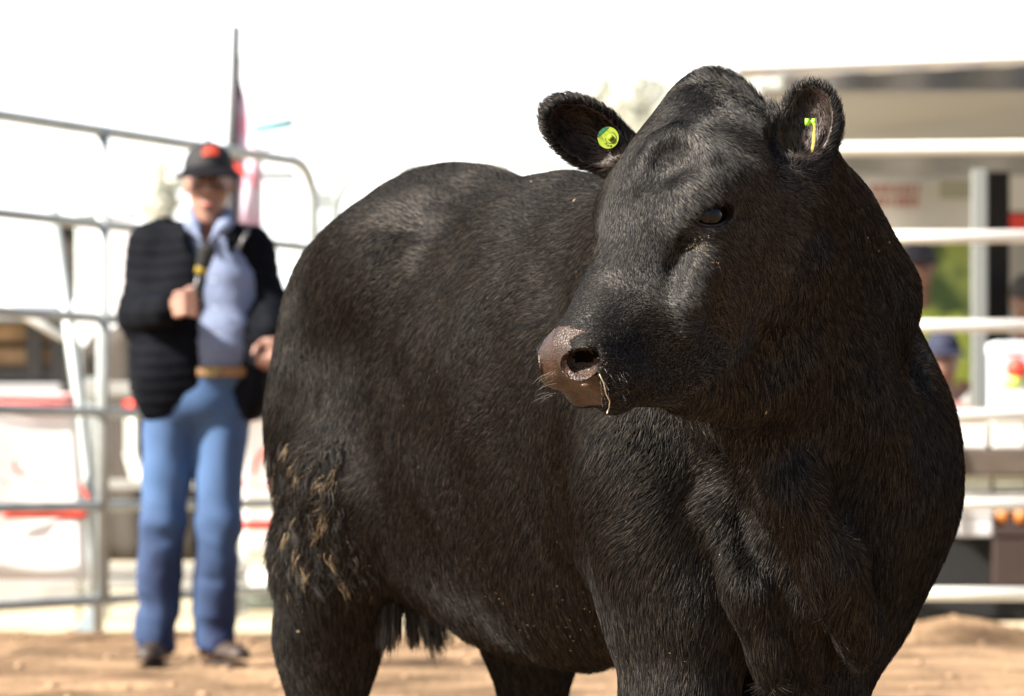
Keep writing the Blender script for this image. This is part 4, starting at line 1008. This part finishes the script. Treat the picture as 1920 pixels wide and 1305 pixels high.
# ------------------------------------------------------------------ people
def person_field(lo, hi, st): return Field(*[np.arange(lo[i], hi[i], st).astype(np.float32) for i in range(3)])
def put(F, name, m, parent, smooth=2, disp=None):
    V, Fc = F.mesh(smooth)
    if disp is not None: V = V + vnormals(V, Fc) * disp(V)[:, None]
    return mesh_np(name, V, Fc, m, parent)
YM = 12.8
def M(px, py, dy=0.0):
    q = P(px, py, YM); return np.array([q[0], YM + dy, q[2] - 0.0])
skinm = bpy.data.materials.new('skin'); skinm.use_nodes = True; n = skinm.node_tree; pb = n.nodes['Principled BSDF']
pb.inputs['Base Color'].default_value = (.46, .235, .165, 1); pb.inputs['Roughness'].default_value = .5; pb.inputs['Subsurface Weight'].default_value = .15; pb.inputs['Subsurface Radius'].default_value = (.02, .008, .004)
nz = n.nodes.new('ShaderNodeTexNoise'); nz.inputs['Scale'].default_value = 9; tc = n.nodes.new('ShaderNodeTexCoord'); n.links.new(tc.outputs['Object'], nz.inputs['Vector'])
cr = n.nodes.new('ShaderNodeValToRGB'); cr.color_ramp.elements[0].position = .35; cr.color_ramp.elements[0].color = (.21, .105, .078, 1); cr.color_ramp.elements[1].position = .65; cr.color_ramp.elements[1].color = (.28, .155, .115, 1)
n.links.new(nz.outputs[0], cr.inputs[0]); n.links.new(cr.outputs[0], pb.inputs['Base Color'])

man = empty('person', gz(P(365, 890, YM)), 'man in a dark cap, open black quilted jacket, blue shirt and jeans holding a microphone', 'person')
FT = np.array([0, -1.0, 0]); RT = np.array([1.0, 0, 0])
F = person_field((-1.40, 12.38, -.02), (-.74, 13.05, 1.84), .0058)
hc_ = M(391, 348, 0)
F.ell(M(391, 338, .01), (.074, .098, .095), None, .02)             # skull
F.ell(M(392, 378, -.025), (.060, .075, .090), None, .03)            # face
F.ell(M(393, 415, -.055), (.036, .034, .026), None, .03)            # chin
F.ell(M(392, 318, -.075), (.055, .025, .02), None, .02)             # brow
F.cone(M(394, 335, -.098), M(395, 362, -.122), .010, .015, .012)    # nose
for s in (-1, 1):
    F.ell(M(394 + s*8, 364, -.108), (.010, .010, .008), None, .008)
    F.ell(M(394 + s*18, 338, -.108), (.018, .014, .011), None, .012, 'sub')  # orbits
    F.ell(M(394 + s*24, 362, -.075), (.025, .02, .02), None, .02)   # cheekbones
    F.ell(M(391 + s*42, 348, .012), (.010, .018, .032), None, .008) # ears
F.ell(M(394, 386, -.108), (.024, .010, .007), None, .006); F.ell(M(394, 394, -.106), (.021, .010, .007), None, .006)
F.cone(M(391, 405, .015), M(392, 455, .03), .058, .062, .03)
# torso and limbs under the clothes
F.ell(M(372, 560, .03), (.19, .10, .27), None, .05); F.ell(M(368, 740, .03), (.15, .10, .14), None, .05)
arm_r = [M(284, 466, .03), M(262, 592, .0), M(322, 583, -.235)]; arm_l = [M(468, 466, .03), M(505, 575, .03), M(514, 622, -.10)]
F.path([M(300, 450, .03)] + arm_r + [M(345, 578, -.27)], [.06, .055, .045, .032, .028], .03)
F.path([M(455, 450, .03)] + arm_l + [M(515, 640, -.115)], [.06, .055, .045, .030, .027], .03)
leg_r = [M(318, 770, .03), M(305, 985, .0), M(291, 1205, .04)]; leg_l = [M(415, 770, .03), M(410, 985, .0), M(398, 1205, .04)]
for l_ in (leg_r, leg_l): F.path(l_, [.08, .055, .036], .04)
for l_, t_ in ((leg_r, M(284, 1246, -.13)), (leg_l, M(452, 1250, -.09))):
    h0 = np.array([l_[2][0], l_[2][1] + .03, .055]); t0 = np.array([t_[0], t_[1], .045]); F.cone(h0, h0*.2 + t0*.8, .026, .022, .02); F.cone(h0, l_[2] - np.array([0, 0, .03]), .026, .035, .02)
# right hand closed round the microphone
F.ell(M(350, 580, -.285), (.026, .030, .044), None, .012)
for i in range(4):
    y = 560 + i*12.5; F.path([M(345, y, -.305), M(362, y-3, -.338), M(381, y, -.330), M(386, y+3, -.305)], [.0115, .0105, .0100, .009], .004)
F.path([M(352, 566, -.285), M(368, 552, -.300), M(384, 546, -.308)], [.014, .012, .010], .006)
# left hand relaxed, fingers bent
F.ell(M(514, 650, -.125), (.038, .020, .034), None, .012)
for i, l_ in enumerate((.9, 1.05, 1.0, .8)):
    x = 499 + i*10.5; F.path([M(x, 660, -.13), M(x - 5, 660 + 14*l_, -.155), M(x - 9, 660 + 25*l_, -.150), M(x - 8, 660 + 32*l_, -.135)], [.0105, .0098, .0092, .008], .004)
F.path([M(497, 645, -.13), M(487, 655, -.155), M(482, 667, -.165)], [.013, .0115, .0095], .006)
put(F, 'body', skinm, man, 1)
jk = mat('black_quilted_nylon', (.0030, .0038, .0062), .75, noise_amt=.25, scale=30, bump=.2, bscale=50, spec=.06)
F = person_field((-1.42, 12.36, .15), (-.68, 13.12, 1.62), .0085)
F.ell(M(368, 600, .03), (.215, .155, .40), None, .05)
F.ell(M(375, 478, .04), (.19, .12, .11), None, .06)
F.ell(M(310, 700, .02), (.125, .150, .20), None, .06); F.ell(M(470, 690, .02), (.085, .145, .19), None, .06)
F.path([M(300, 452, .04), arm_r[0], arm_r[1], arm_r[2]], [.075, .080, .072, .056], .035)
F.path([M(450, 452, .04), arm_l[0], arm_l[1], arm_l[2]], [.075, .076, .068, .052], .035)
F.path([M(355, 422, .03), M(348, 432, -.03), M(356, 448, -.09)], [.028, .03, .025], .03); F.path([M(428, 422, .03), M(440, 432, -.03), M(440, 450, -.09)], [.028, .03, .025], .03)
F.ell(M(392, 425, .075), (.085, .03, .045), None, .03)
F.path([M(392, 395, -.06), M(392, 430, -.10), M(408, 500, -.20), M(420, 600, -.22), M(422, 700, -.22), M(422, 860, -.22)], [.055, .066, .105, .135, .145, .16], .015, 'sub')
F.ell(M(392, 560, .02), (.16, .10, .6), None, .02, 'sub')          # hollow for the body
F.ell(M(368, 850, .02), (.40, .30, .105), None, .01, 'sub')        # hem
def quilt(V):
    u = V[:, 2] + .02*np.sin(V[:, 0]*9) ; return .0050*np.abs(np.sin(u*math.pi/.043))**.6 - .002 + vnoise(V, .035, 61)[:, 0]*.004
put(F, 'jacket', jk, man, 2, quilt)
sh = mat('blue_shirt_cotton', (.15, .19, .30), .8, noise_amt=.12, scale=5, bump=.5, bscale=9)
F = person_field((-1.25, 12.5, .8), (-.83, 13.0, 1.60), .0085)
F.ell(M(406, 560, .01), (.150, .120, .27), None, .05); F.ell(M(414, 650, .0), (.135, .125, .15), None, .05)
F.ell(M(392, 450, .03), (.13, .085, .07), None, .04)
F.path([M(357, 395, -.03), M(366, 425, -.085), M(385, 452, -.125)], [.022, .024, .016], .02); F.path([M(428, 400, -.03), M(425, 425, -.085), M(402, 452, -.125)], [.022, .024, .016], .02)
F.ell(M(392, 420, -.03), (.050, .07, .085), None, .01, 'sub')
F.ell(M(392, 435, -.115), (.020, .05, .04), None, .01, 'sub')
F.ell(M(410, 760, .0), (.3, .3, .105), None, .008, 'sub')
put(F, 'shirt', sh, man, 2, lambda V: vnoise(V, .04, 62)[:, 0]*.004)
for k, y in enumerate((480, 530, 580, 630)):
    t = MB(); q = M(404 + k*3, y, -.135); t.tube([tuple(q), tuple(q + np.array([0, -.004, 0]))], .005, 10); t.build('button', mat('pale_button', (.5, .52, .6), .4), man, smooth=True)
# belt
t = MB(); t.tube([tuple(M(414, 698, .0) + np.array([.128*math.cos(a_), .128*math.sin(a_), 0])) for a_ in np.linspace(0, 2*math.pi, 33)], .019, 8, cap=False, sq=(.3, 1)); bl = t.build('belt', mat('tan_leather', (.22, .12, .05), .5, noise_amt=.2, scale=20), man, smooth=True)
t = MB(); q = M(404, 698, -.134); t.box(q - np.array([.026, .004, .020]), q + np.array([.026, .004, .020])); t.build('buckle', mat('brass', (.25, .18, .08), .4, .7), bl, bevel=.004)
# jeans
dn = bpy.data.materials.new('blue_denim'); dn.use_nodes = True; n = dn.node_tree; pb = n.nodes['Principled BSDF']; pb.inputs['Roughness'].default_value = .85
ge = n.nodes.new('ShaderNodeNewGeometry'); nz = n.nodes.new('ShaderNodeTexNoise'); nz.inputs['Scale'].default_value = 5.5; nz.inputs['Detail'].default_value = 6
mp = n.nodes.new('ShaderNodeMapping'); mp.inputs['Scale'].default_value = (1.3, 1, .7); n.links.new(ge.outputs['Position'], mp.inputs[0]); n.links.new(mp.outputs[0], nz.inputs['Vector'])
sp = n.nodes.new('ShaderNodeSeparateXYZ'); n.links.new(ge.outputs['Position'], sp.inputs[0])
mr = n.nodes.new('ShaderNodeMapRange'); mr.inputs[1].default_value = .35; mr.inputs[2].default_value = .62; mr.inputs[3].default_value = 0; mr.inputs[4].default_value = .42; n.links.new(sp.outputs[2], mr.inputs[0])   # worn thighs
am = n.nodes.new('ShaderNodeMath'); am.operation = 'ADD'; n.links.new(nz.outputs[0], am.inputs[0]); n.links.new(mr.outputs[0], am.inputs[1])
cr = n.nodes.new('ShaderNodeValToRGB'); cr.color_ramp.elements[0].position = .35; cr.color_ramp.elements[0].color = (.0040, .012, .050, 1); cr.color_ramp.elements[1].position = .98; cr.color_ramp.elements[1].color = (.040, .090, .20, 1)
n.links.new(am.outputs[0], cr.inputs[0]); n.links.new(cr.outputs[0], pb.inputs['Base Color'])
F = person_field((-1.36, 12.5, .02), (-.80, 13.06, 1.05), .0085)
F.ell(M(368, 745, .02), (.185, .135, .13), None, .05); F.ell(M(412, 705, .0), (.125, .120, .05), None, .03)
for l_, k in ((leg_r, 0), (leg_l, 1)):
    F.path([l_[0], l_[1], l_[2]], [.098, .076, .070], .03)
    F.path([l_[1], l_[2] + np.array([0, .0, .0])], [.075, .074], .02)
F.cone(M(365, 880, -.1), M(365, 1010, -.1), .010, .018, .03, 'sub')
F.ell(M(345, 1330, .0), (.4, .4, .195), None, .006, 'sub')
def crumple(V):
    low = 1 - sstep(V[:, 2], .25, .7); return np.sin(V[:, 2]*62 + V[:, 0]*14 + np.sin(V[:, 1]*18)*1.5)*.0012*low + vnoise(V*np.array([1.6, 1, .7]), .05, 63)[:, 0]*.003 - .010*np.maximum(0, vnoise(V*np.array([.7, .7, 1.6]), .05, 64)[:, 0])*(.4 + low)
put(F, 'jeans', dn, man, 2, crumple)
# boots
bt = mat('brown_boot_leather', (.028, .016, .011), .6, noise_amt=.3, scale=12)
for l_, toe in ((leg_r, M(284, 1246, -.13)), (leg_l, M(452, 1250, -.09))):
    a0 = l_[2].copy(); a0[2] = .10
    F = person_field((min(a0[0], toe[0]) - .1, 12.55, -.01), (max(a0[0], toe[0]) + .1, 12.98, .17), .007)
    h0 = np.array([a0[0], a0[1] + .03, .045]); t0 = np.array([toe[0], toe[1], .035])
    F.cone(h0, t0, .046, .036, .02); F.cone(h0, a0, .046, .052, .02); F.cone((h0+t0)/2, t0, .046, .037, .02)
    F.ell((h0 + t0)/2 + np.array([0, 0, -.06]), (.3, .3, .056), None, .006, 'sub')
    bo_ = put(F, 'boot', bt, man, 2)
    t = MB(); t.tube([tuple(h0*[1, 1, 0] + np.array([0, 0, .012])), tuple(t0*[1, 1, 0] + np.array([0, 0, .012]))], [.046, .040], 16, sq=(1, .22)); t.build('sole', mat('dark_sole', (.03, .022, .018), .8), bo_, smooth=True)
# cap
F = person_field((-1.16, 12.55, 1.58), (-.92, 12.98, 1.86), .005)
F.ell(M(391, 318, .0), (.088, .112, .098), None, .02)
F.ell(M(391, 362, .01), (.14, .2, .075), None, .004, 'sub')
F.ell(M(391, 325, .01), (.076, .10, .078), None, .004, 'sub')
cp = put(F, 'cap', mat('black_cap_cotton', (.007, .007, .009), .8, noise_amt=.2, scale=30), man, 2)
t = MB()
def brim(u, v):
    a_ = (u - .5)*2.2; rr_ = .082 + .072*v*math.cos(a_*.75); x = math.sin(a_)*rr_*.98; y = -math.cos(a_)*rr_ - .015 - .02*v
    q = M(393, 308, 0); return (q[0] + x, q[1] + y, q[2] - .006 - .045*v*math.cos(a_) - .28*x*x/.02*.12)
t.sheet(brim, 16, 6, th=.004, nrm=(0, 0, -1)); t.build('peak', mat('black_cap_peak', (.006, .006, .008), .85, spec=.1), cp, smooth=True)
t = MB(); q = M(400, 290, -.103)
for k in range(3): t.tube([tuple(M(386 + j*5, 282 + k*7 + (j % 2)*2, -.086 - .010*k - .012*math.sin(j*.5))) for j in range(7)], .004, 6)
for k in range(3):
    t = MB(); t.tube([tuple(M(384 + j*5, 279 + k*7 + (j % 2)*2, -.070 - .014*k - .008*math.sin(j*.5))) for j in range(7)], .0045, 6); t.build('embroidery', mat('red_thread', (.62, .07, .03), .7), cp, smooth=True)
t = MB(); t.ball(tuple(M(391, 262, 0)), (.008, .008, .005), 10, 6); t.build('top_button', mat('black_cap_peak'), cp, smooth=True)
# hair, brows, mouth, eyes
F = person_field((-1.15, 12.65, 1.50), (-.93, 13.0, 1.72), .005)
F.ell(M(391, 335, .035), (.082, .090, .080), None, .01); F.ell(M(391, 345, -.055), (.12, .09, .12), None, .005, 'sub'); F.ell(M(391, 410, .02), (.12, .12, .10), None, .01, 'sub')
put(F, 'hair', mat('short_brown_hair', (.07, .045, .03), .7, noise_amt=.4, scale=60), man, 1)
for s in (-1, 1):
    t = MB(); t.ball(tuple(M(394 + s*17, 340, -.088)), .0120, 14, 10); ey = t.build('eye', mat('eye_white', (.30, .27, .25), .2), man, smooth=True)
    t = MB(); t.ball(tuple(M(395 + s*17, 341, -.0985)), (.006, .003, .006), 12, 8); t.build('iris', mat('dark_iris', (.03, .025, .02), .1), ey, smooth=True)
    t = MB(); t.tube([tuple(M(394 + s*9, 327, -.112)), tuple(M(394 + s*17, 324, -.110)), tuple(M(394 + s*26, 327, -.098))], .0035, 6); t.build('eyebrow', mat('short_brown_hair'), man, smooth=True)
t = MB(); t.tube([tuple(M(382, 390, -.108)), tuple(M(394, 388, -.118)), tuple(M(406, 391, -.108))], [.003, .0065, .003], 8, sq=(1, 1)); t.build('mouth', mat('lips', (.34, .10, .085), .4), man, smooth=True)
# jacket zip edge and lighter lining on the open flap
t = MB(); t.tube([tuple(M(452, 470, -.115)), tuple(M(460, 452, -.112)), tuple(M(468, 438, -.098))], .006, 6); t.build('zip', mat('grey_zip', (.16, .16, .17), .4, .5), man, smooth=True)
# microphone
mc = empty('microphone', tuple(M(378, 560, -.325)), 'black microphone with a yellow band in the right hand of the man', 'microphone')
ax_ = unit(M(400, 492, -.335) - M(370, 600, -.315)); a0 = M(370, 600, -.315)
t = MB(); t.tube([tuple(a0), tuple(a0 + ax_*.17)], [.0115, .015], 14); t.build('handle', mat('black_metal', (.02, .02, .022), .35, .3), mc, smooth=True)
t = MB(); t.tube([tuple(a0 + ax_*.148), tuple(a0 + ax_*.178)], .0215, 16); t.build('band', mat('yellow_band', (.30, .22, .012), .5), mc, smooth=True)
F = person_field(tuple(a0 + ax_*.2 - .06), tuple(a0 + ax_*.2 + .07), .004); F.cone(a0 + ax_*.178, a0 + ax_*.225, .024, .029, .01); put(F, 'foam_head', mat('black_foam', (.012, .012, .013), .95, noise_amt=.4, scale=200, bump=.5, bscale=200), mc, 1)

# two people in the marquee, mostly hidden by the bull
def bystander(px, py_head, Y, label, capc, shirtc, seated=False):
    def Q(x, y, dy=0): q = P(x, y, Y); return np.array([q[0], Y + dy, q[2]])
    k = FPX / Y
    root = empty('person', gz(P(px, 890, Y)), label, 'person')
    h = Q(px, py_head); z0 = h[2]; zs = z0 - .30
    g_ = [np.arange(h[0]-.42, h[0]+.42, .012), np.arange(Y-.35, Y+.35, .012), np.arange(max(0, z0-1.75), z0+.2, .012)]
    F = Field(*[q.astype(np.float32) for q in g_])
    C = lambda x, y, z: np.array([h[0]+x, Y+y, z])
    F.ell(C(0, 0, z0), (.075, .095, .115), None, .02); F.ell(C(0, -.04, z0-.05), (.055, .07, .07), None, .03); F.cone(C(0, -.10, z0-.01), C(0, -.115, z0-.03), .01, .014, .01)
    for s in (-1, 1): F.ell(C(s*.078, .01, z0-.01), (.01, .018, .03), None, .008); F.ell(C(s*.03, -.095, z0+.01), (.016, .012, .01), None, .01, 'sub')
    F.cone(C(0, .01, z0-.1), C(0, .02, zs+.05), .055, .06, .03); F.ell(C(0, .02, zs-.25), (.17, .10, .30), None, .05)
    for s in (-1, 1):
        F.path([C(s*.2, .02, zs), C(s*.24, .0, zs-.30), C(s*.15, -.2, zs-.38), C(s*.12, -.26, zs-.37)], [.05, .042, .032, .028], .02)
        for i in range(4): F.path([C(s*.12 + .014*(i-1.5), -.27, zs-.37), C(s*.12 + .014*(i-1.5), -.31, zs-.385), C(s*.12 + .014*(i-1.5), -.335, zs-.40)], [.009, .008, .007], .003)
        F.path([C(s*.1, .02, max(.1, zs-.6)), C(s*.11, .0 if not seated else -.2, max(.05, zs-1.0)), C(s*.11, .03 if not seated else -.15, .05)], [.07, .05, .04], .03) if zs > .7 else None
    put(F, 'body', skinm, root, 1)
    F = Field(*[q.astype(np.float32) for q in g_]); F.ell(C(0, .02, zs-.25), (.20, .13, .36), None, .05); F.ell(C(0, .03, zs-.02), (.21, .10, .08), None, .05)
    for s in (-1, 1): F.path([C(s*.2, .02, zs), C(s*.24, .0, zs-.28)], [.07, .065], .04)
    F.ell(C(0, 0, z0-.12), (.065, .1, .1), None, .01, 'sub'); put(F, 'shirt', mat(label[:12], shirtc, .8), root, 2)
    F = Field(*[q.astype(np.float32) for q in g_])
    for s in (-1, 1): F.path([C(s*.08, .02, zs-.62), C(s*.10, .0 if not seated else -.2, max(.08, zs-1.0)), C(s*.11, .03 if not seated else -.15, .06)], [.11, .08, .06], .05)
    put(F, 'trousers', mat('dark_trousers', (.03, .03, .04), .8), root, 2)
    F = Field(*[q.astype(np.float32) for q in g_]); F.ell(C(0, .0, z0+.03), (.088, .11, .10), None, .02); F.ell(C(0, 0, z0-.06), (.15, .2, .075), None, .004, 'sub'); c_ = put(F, 'cap', mat(label[-12:], capc, .8), root, 1)
    t = MB(); t.sheet(lambda u, v: (h[0] + math.sin((u-.5)*2)*(.08+.05*v), Y - math.cos((u-.5)*2)*(.09+.07*v), z0 + .035 - .03*v), 10, 4, th=.004, nrm=(0, 0, -1)); t.build('peak', mat(label[-12:]), c_, smooth=True)
    return root
bystander(1722, 498, 18.9, 'standing person in a dark cap and yellow-green shirt half hidden behind the bull', (.03, .03, .045), (.42, .52, .08))
bystander(1768, 668, 18.2, 'lower person in a navy cap and pink shirt behind the third rail', (.008, .011, .035), (.40, .18, .16), True)
bystander(1925, 560, 19.0, 'person in a pale grey shirt cut off by the right edge of the photo', (.05, .05, .05), (.50, .52, .56))
